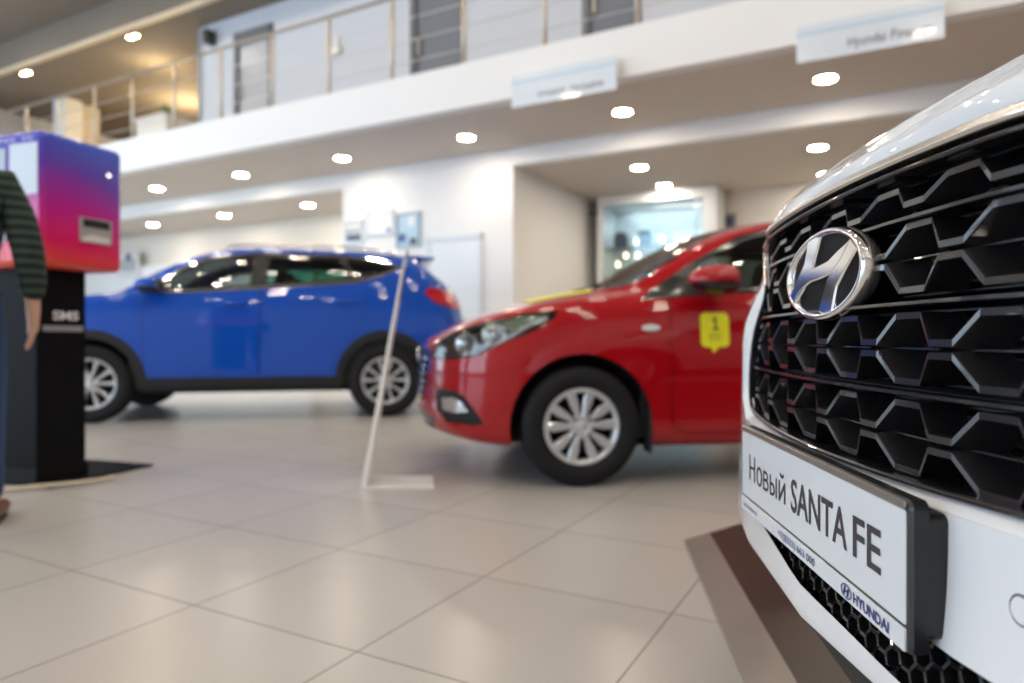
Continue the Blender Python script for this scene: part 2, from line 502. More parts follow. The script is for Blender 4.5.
def cabin(root, body, x0, x1, zfl, belt_row, dark, seats, wheel_x):
    """floor tub and door cards, dashboard, seats, steering wheel, headliner"""
    K = body.K; cols = [c for c, st in zip(body.cols, body.st) if x0 <= st[0] <= x1]
    js = range(int(2 * K), int(belt_row * K) + 1)
    mb = MB(); mb.smooth = True
    for sd in (1, -1):
        v = []; f = []
        for c in cols:
            for j in js: v.append((c[j].x, (abs(c[j].y) - .05) * sd, c[j].z))
        m = len(js)
        for i in range(len(cols) - 1):
            for j in range(m - 1): f.append((i * m + j, (i + 1) * m + j, (i + 1) * m + j + 1, i * m + j + 1))
        mb.add(v, f)
    W = abs(cols[len(cols) // 2][int(3 * K)].y) - .05
    mb.smooth = False
    mb.box(x0, x1, -W, W, zfl, zfl + .03)
    mb.build('cabin_lining', dark, root)
    zt = cols[0][int(belt_row * K)].z
    d = MB(); d.box(x0 - .05, x0 + .32, -W + .03, W - .03, zt - .45, zt - .03); d.build('dashboard', dark, root, .04)
    s_m = mat('seat_fabric_grey', (.05, .05, .055), .85)
    for (sx, ys) in seats:
        for sy in ys:
            q = MB(); q.box(sx - .02, sx + .5, sy - .25, sy + .25, zfl + .12, zfl + .32)
            P = [(sx + .40, zfl + .26), (sx + .54, zfl + .26), (sx + .72, zfl + .84), (sx + .62, zfl + .86)]
            Mt = Matrix(((1, 0, 0, 0), (0, 0, 1, sy), (0, 1, 0, 0), (0, 0, 0, 1)))
            q.prism(P, -.24, .24, Mt)
            q.prism([(sx + .64, zfl + .88), (sx + .72, zfl + .88), (sx + .76, zfl + 1.04), (sx + .68, zfl + 1.05)], -.13, .13, Mt)
            q.build('car_seat', s_m, root, .03)
    st = MB(); Mw = Matrix.Translation((wheel_x, -.38, zt - .02)) @ Matrix.Rotation(rad(-65), 4, 'Y')
    st.lathe([(.185 + .014 * math.cos(a), .014 * math.sin(a)) for a in [2 * PI * k / 8 for k in range(8)]], 32, Mw, True)
    st.tube([Mw @ Vector((0, -.18, 0)), Mw @ Vector((0, .18, 0))], .018); st.tube([Mw @ Vector((0, 0, 0)), Mw @ Vector((0, 0, -.3))], .025)
    st.build('steering_wheel', dark, root)
    # headliner: inside of the roof
    rows = range(int((belt_row + 2) * K) + 2, body.J)
    hb = MB(); hb.smooth = True
    cs = [c for c, st_ in zip(body.cols, body.st) if x0 + .85 <= st_[0] <= x1 - .35]
    for sd in (1, -1):
        v = [(c[j].x, c[j].y * sd * .98, c[j].z - .03) for c in cs for j in rows]; m = len(rows)
        hb.add(v, [(i * m + j, (i + 1) * m + j, (i + 1) * m + j + 1, i * m + j + 1) for i in range(len(cs) - 1) for j in range(m - 1)])
    hb.build('headliner', mat('headliner_grey', (.12, .12, .12), .9), root)

def mirror_housing(root, body, x, z, sd, paint, size=1.):
    """door mirror with arm and looking glass"""
    y = body.surf_y(x, z, sd)
    bm = bmesh.new(); bmesh.ops.create_uvsphere(bm, u_segments=24, v_segments=16, radius=1)
    for v in bm.verts:
        c = v.co
        c.x = max(c.x, -.95)
        if c.x > .45: c.x = .45
        c.x *= .155 * size; c.y *= .125 * size; c.z *= .078 * size * (1 - .25 * max(0, -c.x))
        c.x += 0
    for f in bm.faces: f.smooth = True; f.material_index = 1 if f.calc_center_median().z < -.018 * size else 0
    me = bpy.data.meshes.new('door_mirror'); bm.to_mesh(me); bm.free()
    o = put('door_mirror', me, [paint, mat('gloss_black', (.012, .012, .013), .25, coat=.3)], root); o.location = (x, y + sd * .15 * size, z + .062)
    a = MB(); a.prism([(-.09, -.07), (.08, -.06), (.07, .02), (-.02, .03)], -.11, .03, Matrix(((1, 0, 0, 0), (0, 0, sd, 0), (0, 1, 0, 0), (0, 0, 0, 1))), .0)
    ar = a.build('mirror_arm', mat('gloss_black', (.012, .012, .013), .25, coat=.3), o, .01)
    g = MB(); Mg = Matrix.Translation((.0705 * size, 0, .002)) @ Matrix.Rotation(PI / 2, 4, 'Y')
    g.prism([(.062 * math.cos(a_), .1 * math.sin(a_)) for a_ in [2 * PI * k / 20 for k in range(20)]], 0, .004, Mg)
    g.build('mirror_glass', mat('mirror_silver', (.8, .8, .82), .03, 1), o)
    return o

def door_handle(root, body, x, z, sd, m):
    y = body.surf_y(x, z, sd)
    h = MB(); h.smooth = True
    h.tube([(x - .1, y + sd * .0, z), (x - .075, y + sd * .028, z + .002), (x, y + sd * .036, z + .004), (x + .075, y + sd * .028, z + .004), (x + .1, y, z + .002)], [.009, .012, .013, .012, .009], 10)
    h.build('door_handle', m, root)
# ================================================================== cars in the hall
BLK = mat('gloss_black', (.012, .012, .013), .25, coat=.3)
PLA = mat('plastic_dark', (.022, .023, .026), .6, spec=.25, bump=(200, .05))
SEAM = mat('seam_black', (.006, .006, .006), .7)
CHR = mat('chrome', (.82, .82, .83), .07, 1)
SIL = mat('wheel_silver', (.62, .64, .67), .3, .55, coat=.4)
DARKT = mat('cabin_black', (.015, .015, .017), .7)
GLS = glass('car_glass', (.42, .48, .47), .14)
GLD = glass('car_glass_privacy', (.12, .17, .16), .14)
WSG = glass('windshield_glass', (.6, .66, .64), .3)
LENS = glass('lamp_lens', (.9, .93, .95), .16)

def clip_cls(sp, belt, hood_end, cowl_hi, roof0, roof1, rg1, tail, rail):
    """regions of the upper hull by station t and row v"""
    def cls(t, v, sd):
        if v > belt + .35 and t < hood_end: return 'hood'
        if v > rail - .15 + .95 * sstep((t - 1.15) / .8):
            if hood_end <= t < cowl_hi: return 'cowl'
            if cowl_hi <= t < roof0: return 'windshield'
            if roof1 < t < rg1: return 'rear_window'
        return 'body'
    return cls

# ---------------------------------------------------------- red saloon
def red_car():
    sp = dict(L=4.38, W=.865, Df=.62, nf=2.5, Dr=.5, nr=2.6, Lf=.8)
    W1 = [(0, 1)]
    sp['rows'] = [
        ([(0, .22)], [(0, 0)], .14, .1),
        ([(0, .235), (.45, .20), (.9, .19), (3.4, .19), (4.38, .28)], [(0, .86)], .10, .10),
        ([(0, .275), (.5, .24), (1.2, .235), (3.4, .235), (4.38, .33)], [(0, .95), (1.4, .955), (4.38, .95)], .03, .03),
        ([(0, .36), (.6, .38), (4.38, .42)], [(0, .985)], .0, 0.),
        ([(0, .50), (.6, .54), (4.38, .58)], [(0, 1)], .012, 0),
        ([(0, .62), (.6, .70), (1.2, .74), (3.3, .80), (4.38, .78)], [(0, .992), (1.3, 1.0), (4.38, .99)], .015, .01),
        ([(0, .705), (.15, .745), (.45, .84), (.9, .905), (1.3, .925), (2., .96), (3.3, 1.0), (4.0, 1.0), (4.38, .95)], [(0, .95), (.4, .955), (1., .965), (1.5, .968), (3.4, .965), (4.38, .94)], .03, .03),
        # belt / fender crown
        ([(0, .735), (.12, .785), (.3, .85), (.6, .925), (.95, .972), (1.25, .985), (1.83, 1.015), (3., 1.06), (3.7, 1.085), (4.1, 1.08), (4.38, 1.0)],
         [(0, .86), (.3, .88), (.9, .90), (1.3, .925), (3.3, .92), (4.38, .88)], .05, .05),
        # mid glass / hood
        ([(0, .745), (.12, .80), (.3, .875), (.6, .948), (.95, 1.005), (1.2, 1.03), (1.5, 1.12), (1.85, 1.21), (2.3, 1.26), (3.1, 1.25), (3.5, 1.18), (3.85, 1.11), (4.1, 1.09), (4.38, 1.01)],
         [(0, .74), (.9, .76), (1.2, .82), (1.5, .845), (2.4, .86), (3.4, .84), (3.8, .82), (4.38, .76)], .05, .05),
        # rail
        ([(0, .75), (.12, .81), (.3, .885), (.6, .962), (.95, 1.025), (1.1, 1.045), (1.3, 1.14), (1.55, 1.265), (1.8, 1.355), (2.05, 1.41), (2.5, 1.435), (3.0, 1.415), (3.35, 1.34), (3.7, 1.19), (3.9, 1.105), (4.1, 1.095), (4.38, 1.015)],
         [(0, .6), (.9, .64), (1.1, .76), (1.5, .74), (1.9, .70), (2.4, .685), (3.2, .68), (3.8, .72), (4.38, .62)], .05, .05),
        ([(0, .752), (.12, .815), (.3, .893), (.6, .972), (.95, 1.035), (1.08, 1.055), (1.3, 1.18), (1.55, 1.31), (1.8, 1.405), (2.05, 1.452), (2.5, 1.472), (3.0, 1.455), (3.35, 1.38), (3.7, 1.215), (3.9, 1.115), (4.1, 1.1), (4.38, 1.02)],
         [(0, .35), (1.1, .45), (1.9, .44), (3.2, .42), (4.38, .36)], .05, .05),
        ([(0, .754), (.12, .818), (.3, .898), (.6, .978), (.93, 1.04), (1.03, 1.055), (1.3, 1.205), (1.55, 1.34), (1.8, 1.43), (2.05, 1.465), (2.5, 1.485), (3.0, 1.47), (3.35, 1.4), (3.7, 1.23), (3.9, 1.12), (4.1, 1.105), (4.38, 1.025)],
         [(0, 0)], .05, .05)]
    sp['cls'] = clip_cls(sp, 7, 1.0, 1.08, 2.0, 3.15, 3.85, 4.1, 9)
    b = CarBody(sp)
    root = empty('car', (0, 0, 0), 0, 'glossy red saloon car with a yellow number 1 sticker on its door and silver wheels', 'car')
    paint = mat('paint_red', (.36, .0006, .006), .35, .0, spec=.12, coat=1., noise=(3, .02))
    wz, wx = .312, (.845, 3.445)
    # side glazing: black surround then the panes
    dlo = [(1.17, .962), (1.21, 1.0), (1.50, 1.185), (1.78, 1.335), (2.02, 1.392), (2.5, 1.41), (3.0, 1.365), (3.30, 1.29), (3.56, 1.155), (3.60, 1.115), (3.3, 1.092), (2.4, 1.045), (1.8, 1.012), (1.4, .985)]
    b.side(dlo, 'window_surround', nmin=.1)
    b.side([(1.5, 1.03), (1.53, 1.165), (1.80, 1.305), (2.04, 1.36), (2.33, 1.38), (2.37, 1.075), (1.9, 1.05)], 'front_window')
    b.side([(2.45, 1.08), (2.43, 1.353), (2.98, 1.335), (3.12, 1.295), (3.18, 1.12)], 'rear_door_window')
    b.side([(3.22, 1.125), (3.17, 1.28), (3.30, 1.25), (3.50, 1.145)], 'quarter_window')
    # doors (seam first, then the panel)
    for nm, pl in (('front_door', [(1.32, .975), (1.315, .75), (1.33, .30), (1.42, .275), (2.36, .275), (2.40, .6), (2.40, 1.05), (1.8, 1.005), (1.4, .975)]),
                   ('rear_door', [(2.408, 1.055), (2.408, .6), (2.37, .275), (2.95, .275), (3.02, .42), (3.20, .68), (3.30, .9), (3.30, 1.085), (2.8, 1.07)])):
        b.side(grow(pl, .005), 'door_seam', only=('body',))
        b.side(pl, nm, only=(('door_seam', -1), ('door_seam', 1), 'body'))
    # lamps
    hl = [(.085, .66), (.11, .735), (.20, .79), (.36, .845), (.55, .885), (.72, .90), (.70, .87), (.58, .80), (.44, .745), (.30, .675), (.16, .655)]
    b.side(grow(hl, .006), 'lamp_gap', ymin=.33, nmin=.05, only=('body', 'hood')); b.side(hl, 'headlight', ymin=.33, nmin=.05)
    fs = [(.10, .49), (.20, .492), (.25, .46), (.345, .33), (.30, .315), (.16, .322), (.11, .38)]
    b.side(fs, 'fog_lamp_bezel', ymin=.38, nmin=.05)
    b.side([(.135, .445), (.19, .455), (.235, .43), (.265, .385), (.2, .375), (.14, .385)], 'fog_lamp', ymin=.38, nmin=.05)
    b.side(circ(1.205, .817, .05, n=20, ry=.018), 'side_repeater')
    b.side([(4.0, .80), (4.02, .93), (4.2, 1.0), (4.5, 1.0), (4.5, .78), (4.2, .76)], 'tail_light', nmin=.02)
    # nose
    gr = [(-.46, .63), (-.42, .69), (0, .70), (.42, .69), (.46, .63), (.36, .46), (.28, .40), (-.28, .40), (-.36, .46)]
    b.front(grow(gr, .018), 'grille_frame'); b.front(gr, 'grille')
    b.front([(-.55, .33), (-.5, .27), (.5, .27), (.55, .33), (.4, .36), (-.4, .36)], 'lower_intake')
    for x in wx: b.side(circ(x, wz, .372), 'arch_hole', ymin=.3, nmin=0)
    lensm = LENS
    T = {'body': ('body_shell', paint, None, 0), 'hood': ('hood', paint, None, 0), 'cowl': ('cowl_panel', PLA, None, 0),
         'windshield': ('windshield', WSG, None, 0), 'rear_window': ('rear_window', GLD, None, 0), 'window_surround': ('window_surround', BLK, None, 0),
         'front_window': ('front_door_window', GLS, None, .002), 'rear_door_window': ('rear_door_window', GLD, None, .002), 'quarter_window': ('quarter_window', GLD, None, .002),
         'front_door': ('front_door', paint, None, 0), 'rear_door': ('rear_door', paint, None, 0), 'door_seam': ('door_seam', SEAM, None, -.004),
         'lamp_gap': ('headlight_gap', SEAM, None, -.003), 'headlight': ('headlight', lensm, 'clear headlight lens with a silver reflector', .002),
         'fog_lamp_bezel': ('fog_lamp_bezel', PLA, None, -.01), 'fog_lamp': ('fog_lamp', mat('fog_chrome', (.75, .78, .82), .15, .8, coat=1), None, 0),
         'side_repeater': ('side_repeater', mat('repeater_clear', (.8, .8, .8), .12, .5, coat=1), None, .006),
         'tail_light': ('tail_light', mat('lamp_red', (.5, .004, .006), .1, coat=1), None, .003),
         'grille_frame': ('grille_frame', CHR, 'chrome grille frame', .006), 'grille': ('grille', BLK, None, -.012), 'lower_intake': ('lower_intake', BLK, None, -.01)}
    b.emit(root, T, drop=('arch_hole',))
    for x in wx:
        for sd in (-1, 1): arch_liner(root, x, wz, .372, .80, sd, .34, .2)
    und = MB(); und.box(.5, 3.9, -.42, .42, .17, .24); und.build('underbody', DARKT, root)
    # headlight insides
    for sd in (-1, 1):
        hb = MB(); v = []
        inn = [(x, z) for x, z in grow(hl, -.004)]
        ys = [b.surf_y(x, z, sd) for x, z in inn]
        M_ = len(inn); hb.add([(x + .02, y - sd * .035, z) for (x, z), y in zip(inn, ys)] + [(x + .02, (abs(y) - .12) * sd, z) for (x, z), y in zip(inn, ys)],
                              [tuple((k, (k + 1) % M_, M_ + (k + 1) % M_, M_ + k)) for k in range(M_)] + [tuple(range(M_, 2 * M_))])
        hb.build('headlight_housing', mat('lamp_housing', (.10, .11, .13), .35, .5), root)
        for x, z, r in ((.26, .735, .055), (.40, .775, .06)):
            y = b.surf_y(x, z, sd)
            rf = MB(); Mr = Matrix.Translation((x, y - sd * .05, z)) @ Matrix.Rotation(rad(-58) * 1, 4, 'Z').to_4x4() @ Matrix.Rotation(-PI / 2 if sd > 0 else PI / 2, 4, 'X') if 0 else Matrix.Translation((x, y - sd * .055, z)) @ Matrix.Rotation(sd * -PI / 2, 4, 'X')
            rf.lathe([(0, 0), (r * .5, .006), (r * .9, .028), (r, .036), (r * 1.04, .03)], 28, Mr)
            rf.lathe([(0, .034), (r * .3, .03), (r * .38, .015), (r * .38, .0)], 20, Mr)
            rf.build('lamp_reflector', mat('reflector', (.85, .88, .92), .12, .9), root)
        dr = MB(); path = []
        for x, z in ((.36, .69), (.47, .765), (.58, .83), (.67, .868)):
            path.append((x, b.surf_y(x, z, sd) - sd * .02, z))
        dr.tube(spline(path, 5), .011, 8); dr.build('light_strip', mat('strip_white', (.85, .88, .92), .3), root)
    # badge and grille bars
    for k in range(6):
        z = .44 + k * .042; pts = [(b.surf_x(y, z) - .004, y, z) for y in [(-.34 - .02 * k * .8) + (.68 + .032 * k) * q / 14 for q in range(15)]]
        g = MB(); g.tube(pts, .006, 6); g.build('grille_bar', CHR, root)
    bd = MB(); x = b.surf_x(0, .665)
    bd.lathe([(.062 + .008 * math.cos(a), .008 * math.sin(a)) for a in [2 * PI * k / 8 for k in range(8)]], 28,
             Matrix.Translation((x - .016, 0, .665)) @ Matrix.Diagonal((1, 1.0, .62, 1)) @ Matrix.Rotation(PI / 2, 4, 'Y'), True)
    bd.bar((x - .016, .03, .69), (x - .016, .012, .64), .01, .01); bd.bar((x - .016, -.012, .69), (x - .016, -.03, .64), .01, .01); bd.bar((x - .016, .022, .664), (x - .016, -.02, .668), .01, .01)
    bd.build('badge', CHR, root)
    for sd in (-1, 1):
        mirror_housing(root, b, 1.53, 1.0, sd, paint, 1.0)
        for x, z in ((2.22, .90), (3.05, .955)): door_handle(root, b, x, z, sd, paint)
        mf = MB(); mf.box(1.198, 1.216, sd * .80 - .05, sd * .80 + .045, .17, .42); mf.build('mud_flap', PLA, root)
    # number sticker on the near front door: rounded speech bubble
    def on_side(pts, push, n=1):
        out = []
        for x, z in pts:
            y = b.surf_y(x, z, -1); out.append((x, y - push, z))
        return out
    bub = []
    for cx, cz, a0 in ((1.60, .87, 0), (1.50, .87, PI / 2), (1.50, .745, PI), (1.60, .745, 3 * PI / 2)):
        for k in range(5):
            a = a0 + PI / 2 * k / 4; bub.append((cx + .028 * math.cos(a), cz + .028 * math.sin(a)))
        if a0 == PI: bub += [(1.525, .717), (1.54, .685), (1.57, .717)]
    s_ = MB(); nb = len(bub); bc = (1.55, .805); rg = [on_side([(bc[0] + (x - bc[0]) * k, bc[1] + (z - bc[1]) * k) for x, z in bub], .003) for k in (1, .75, .5, .25, .02)]
    s_.smooth = True; s_.add([p for r_ in rg for p in r_], [(i * nb + k, i * nb + (k + 1) % nb, (i + 1) * nb + (k + 1) % nb, (i + 1) * nb + k) for i in range(4) for k in range(nb)] + [tuple(range(4 * nb, 5 * nb))])
    YEL = mat('sticker_yellow', (.85, .80, .02), .45)
    s_.build('door_sticker', YEL, root)
    tm = MB()
    v, f = stroke_word([([(.0, .78), (.27, .98), (.27, 0)], False), ([(0, .02), (.54, .02)], False)], .15)
    tm.add([(1.553 + (x - .27) * .062, b.surf_y(1.55, .81 + z * .06, -1) - .006, .81 + z * .06) for x, z in v], f)
    for body, w, h, cx, y0, bo in (('кредит', .07, .014, 1.55, .775, 0), ('рублей', .06, .009, 1.55, .755, 0)):
        v, f = text_shape(body, w, h, cx, y0, bo)
        tm.add([(x, b.surf_y(x, z, -1) - .006, z) for x, z in v], f)
    me = bpy.data.meshes.new('sticker_number'); me.from_pydata(tm.v, [], tm.f); put('sticker_number', me, mat('ink_dark', (.03, .04, .05), .5), root)
    # yellow strip sticker on the hood
    hs = MB(); N = 8; v = []
    for i in range(N + 1):
        for j in range(N + 1):
            x = .60 + .36 * i / N; y = -.62 + .30 * j / N
            v.append((x, y, b.surf_z(x, y) + .004))
    hs.add(v, [(i * (N + 1) + j, (i + 1) * (N + 1) + j, (i + 1) * (N + 1) + j + 1, i * (N + 1) + j + 1) for i in range(N) for j in range(N)])
    hs.build('hood_sticker', YEL, root)
    for sy in (-.45, .1):
        wp = MB(); P = [(1.0, sy, b.surf_z(1.0, sy) + .01), (1.12, sy + .2, b.surf_z(1.12, sy + .2) + .02), (1.2, sy + .5, b.surf_z(1.2, sy + .5) + .012)]
        wp.tube(P, [.01, .008, .006], 8); wp.build('windscreen_wiper', BLK, root)
    add_wheels(root, [(x, y) for x in wx for y in (-.765, .765)], .311, .19, .195, 'cover', SIL, 0)
    cabin(root, b, 1.15, 3.6, .25, 7, DARKT, ((1.75, (-.36, .36)), (2.6, (-.36, 0, .36))), 1.55)
    a = rad(7)
    # near front wheel face stands at (.36, 3.52)
    lx, ly = .845, -.86
    ox = .36 - (lx * math.cos(a) - ly * math.sin(a)); oy = 3.52 - (lx * math.sin(a) + ly * math.cos(a))
    root.location = (ox, oy, 0); root.rotation_euler = (0, 0, a)
    return root

# ---------------------------------------------------------- blue crossover
def blue_car():
    sp = dict(L=4.40, W=.925, Df=.62, nf=2.6, Dr=.42, nr=2.8, Lf=.7)
    sp['rows'] = [
        ([(0, .28)], [(0, 0)], .2, .2),
        ([(0, .30), (.5, .27), (.9, .265), (3.4, .265), (4.4, .36)], [(0, .86)], .12, .16),
        ([(0, .35), (.5, .30), (1.2, .295), (3.4, .295), (4.4, .40)], [(0, .955)], .04, .08),
        ([(0, .44), (.6, .42), (3.8, .42), (4.4, .50)], [(0, .985)], .0, .03),
        ([(0, .60), (1., .60), (4.4, .66)], [(0, 1.0)], .01, .03),
        ([(0, .76), (.6, .82), (1.2, .86), (3.3, .90), (4.4, .86)], [(0, 1.0)], .02, .06),
        ([(0, .90), (.3, .97), (.9, 1.03), (1.5, 1.07), (3.3, 1.13), (4.4, 1.08)], [(0, .965), (1., .975), (3.4, .975), (4.4, .95)], .06, .10),
        ([(0, .95), (.15, 1.01), (.4, 1.07), (.8, 1.125), (1.2, 1.165), (1.5, 1.185), (2.3, 1.225), (3.1, 1.285), (3.6, 1.33), (4.1, 1.30), (4.4, 1.22)],
         [(0, .86), (.6, .9), (1.2, .93), (3.3, .93), (4., .92), (4.4, .88)], .08, .17),
        ([(0, .96), (.15, 1.025), (.4, 1.085), (.8, 1.14), (1.2, 1.18), (1.5, 1.28), (1.8, 1.38), (2.3, 1.42), (3.1, 1.44), (3.6, 1.46), (4.1, 1.42), (4.4, 1.34)],
         [(0, .7), (1.1, .80), (1.5, .85), (2.4, .87), (3.6, .85), (4.4, .78)], .08, .30),
        ([(0, .965), (.15, 1.03), (.4, 1.095), (.8, 1.155), (1.1, 1.195), (1.35, 1.33), (1.6, 1.455), (1.9, 1.56), (2.3, 1.61), (3.1, 1.605), (3.7, 1.565), (4.1, 1.50), (4.4, 1.45)],
         [(0, .55), (1.0, .68), (1.2, .78), (1.6, .76), (2.0, .73), (3.0, .71), (3.7, .69), (4.4, .62)], .08, .44),
        ([(0, .967), (.15, 1.035), (.4, 1.10), (.8, 1.165), (1.05, 1.205), (1.35, 1.38), (1.6, 1.505), (1.9, 1.60), (2.3, 1.645), (3.1, 1.645), (3.7, 1.61), (4.1, 1.57), (4.4, 1.55)],
         [(0, .3), (1.1, .46), (2., .45), (3.6, .44), (4.4, .4)], .08, .50),
        ([(0, .968), (.15, 1.037), (.4, 1.105), (.8, 1.17), (1.0, 1.205), (1.35, 1.40), (1.6, 1.525), (1.9, 1.615), (2.3, 1.655), (3.1, 1.655), (3.7, 1.625), (4.1, 1.59), (4.4, 1.57)],
         [(0, 0)], .08, .50)]
    def cls(t, v, sd):
        if v > 7.35 and t < 1.0: return 'hood'
        if v > 9.3:
            if 1.0 <= t < 1.08: return 'cowl'
            if 1.08 <= t < 1.92: return 'windshield'
        if t > 4.12 and 7.2 < v < 9.6: return 'rear_window'
        return 'body'
    sp['cls'] = cls
    b = CarBody(sp)
    root = empty('car', (0, 0, 0), 0, 'bright blue crossover car with dark lower cladding, seen side on behind the red car', 'car')
    paint = mat('paint_blue', (.002, .068, .44), .35, .0, spec=.12, coat=1., noise=(3, .02))
    wx = (.90, 3.49); wz = .352
    # cladding ring round the arches and along the sill
    b.side([(1.2, .24), (1.2, .40), (3.1, .40), (3.1, .24)], 'cladding', ymin=.5, nmin=.0)
    b.side([(-.1, .2), (-.1, .40), (.45, .42), (.6, .25)], 'cladding', ymin=-1, nmin=0)
    b.side([(3.8, .25), (3.9, .50), (4.5, .58), (4.5, .25)], 'cladding', ymin=-1, nmin=0)
    for x in wx: b.side(circ(x, wz + .01, .475, rad(-20), rad(200), 34), 'cladding', ymin=.3, nmin=0)
    dlo = [(1.36, 1.18), (1.40, 1.205), (1.62, 1.385), (1.85, 1.50), (2.3, 1.555), (3.05, 1.553), (3.45, 1.515), (3.62, 1.45), (3.45, 1.375), (3.2, 1.305), (2.4, 1.245), (1.8, 1.205)]
    b.side(grow(dlo, .022), 'window_chrome')
    b.side([(1.33, 1.175)] + dlo[1:7] + [(3.70, 1.47), (3.66, 1.48)] + dlo[6:8] + dlo[8:], 'window_surround') if 0 else b.side(dlo, 'window_surround')
    b.side([(1.46, 1.205), (1.64, 1.37), (1.87, 1.478), (2.27, 1.53), (2.24, 1.26), (1.8, 1.225)], 'front_window')
    b.side([(2.40, 1.272), (2.42, 1.535), (3.02, 1.532), (3.12, 1.40), (3.10, 1.325)], 'rear_door_window')
    b.side([(3.20, 1.335), (3.19, 1.40), (3.13, 1.52), (3.42, 1.49), (3.55, 1.442), (3.4, 1.38)], 'quarter_window')
    for nm, pl in (('front_door', [(1.36, 1.155), (1.34, .9), (1.36, .45), (1.42, .43), (2.33, .43), (2.34, .9), (2.34, 1.215), (1.8, 1.18)]),
                   ('rear_door', [(2.35, 1.217), (2.35, .9), (2.34, .43), (2.98, .43), (3.02, .60), (3.22, .82), (3.30, 1.0), (3.30, 1.29), (3.1, 1.27)])):
        b.side(grow(pl, .005), 'door_seam', only=('body',))
        b.side(pl, nm, only=(('door_seam', -1), ('door_seam', 1), 'body'))
    b.side([(3.86, 1.20), (3.92, 1.255), (4.1, 1.22), (4.4, 1.17), (4.4, 1.03), (4.15, 1.06), (3.98, 1.10)], 'tail_light', nmin=.02)
    b.side([(.10, .80), (.2, .93), (.5, 1.0), (.75, 1.01), (.5, .90), (.3, .84)], 'headlight', ymin=.33, nmin=.05)
    b.side([(3.72, 1.50), (3.80, 1.54), (4.10, 1.25), (4.06, 1.23)], 'spoiler_shadow', ymin=.7, nmin=.1) if 0 else None
    gr = [(-.5, .86), (0, .9), (.5, .86), (.42, .62), (.3, .52), (-.3, .52), (-.42, .62)]
    b.front(grow(gr, .02), 'grille_frame'); b.front(gr, 'grille')
    for x in wx: b.side(circ(x, wz, .405), 'arch_hole', ymin=.3, nmin=0)
    T = {'body': ('body_shell', paint, None, 0), 'hood': ('hood', paint, None, 0), 'cowl': ('cowl_panel', PLA, None, 0),
         'windshield': ('windshield', GLS, None, 0), 'rear_window': ('rear_window', mat('glass_black', (.01, .012, .014), .05, coat=1), None, .002), 'window_surround': ('window_surround', BLK, None, 0),
         'window_chrome': ('window_trim', CHR, 'chrome window trim', .002),
         'front_window': ('front_door_window', GLS, None, .002), 'rear_door_window': ('rear_door_window', glass('car_glass_green', (.16, .36, .30), .12), None, .002), 'quarter_window': ('quarter_window', GLD, None, .002),
         'front_door': ('front_door', paint, None, 0), 'rear_door': ('rear_door', paint, None, 0), 'door_seam': ('door_seam', SEAM, None, -.004),
         'cladding': ('lower_cladding', PLA, 'dark grey plastic cladding', .006),
         'headlight': ('headlight', mat('headlight_solid', (.6, .65, .7), .1, .6, coat=1), None, .003), 'tail_light': ('tail_light', mat('lamp_red', (.5, .004, .006), .1, coat=1), 'red tail light', .012),
         'grille_frame': ('grille_frame', CHR, None, .006), 'grille': ('grille', BLK, None, -.012)}
    b.emit(root, T, drop=('arch_hole',))
    for x in wx:
        for sd in (-1, 1): arch_liner(root, x, wz, .405, .86, sd, .36, .27)
    und = MB(); und.box(.5, 3.9, -.48, .48, .23, .32); und.build('underbody', DARKT, root)
    # roof spoiler
    sm = MB(); xs = 3.74; Ms = Matrix(((1, 0, 0, 0), (0, 0, 1, 0), (0, 1, 0, 0), (0, 0, 0, 1)))
    sm.prism([(xs - .1, 1.59), (xs + .05, 1.605), (xs + .26, 1.585), (xs + .25, 1.56), (xs + .05, 1.535)], -.56, .56, Ms)
    sm.build('roof_spoiler', paint, root, .012)
    for sd in (-1, 1):
        rl = MB(); pts = [(x, sd * .62, b.surf_z(x, sd * .62) + (.005 if x in (2.0, 3.6) else .035)) for x in (2.0, 2.1, 2.6, 3.1, 3.5, 3.6)]
        rl.tube(spline(pts, 4), .012, 8); rl.build('roof_rail', CHR, root)
        mirror_housing(root, b, 1.44, 1.17, sd, paint, .95)
        for x, z in ((2.12, 1.07), (3.12, 1.10)): door_handle(root, b, x, z, sd, paint)
    add_wheels(root, [(x, y) for x in wx for y in (-.80, .80)], .352, .215, .225, 'alloy', SIL, 0)
    cabin(root, b, 1.2, 3.8, .36, 7, DARKT, ((1.85, (-.38, .38)), (2.7, (-.38, 0, .38))), 1.62)
    a = rad(12)
    root.location = (-3.75 - (.9 * math.cos(a) + .91 * math.sin(a)), 6.1 - (.9 * math.sin(a) - .91 * math.cos(a)), 0)
    root.rotation_euler = (0, 0, a)
    return root

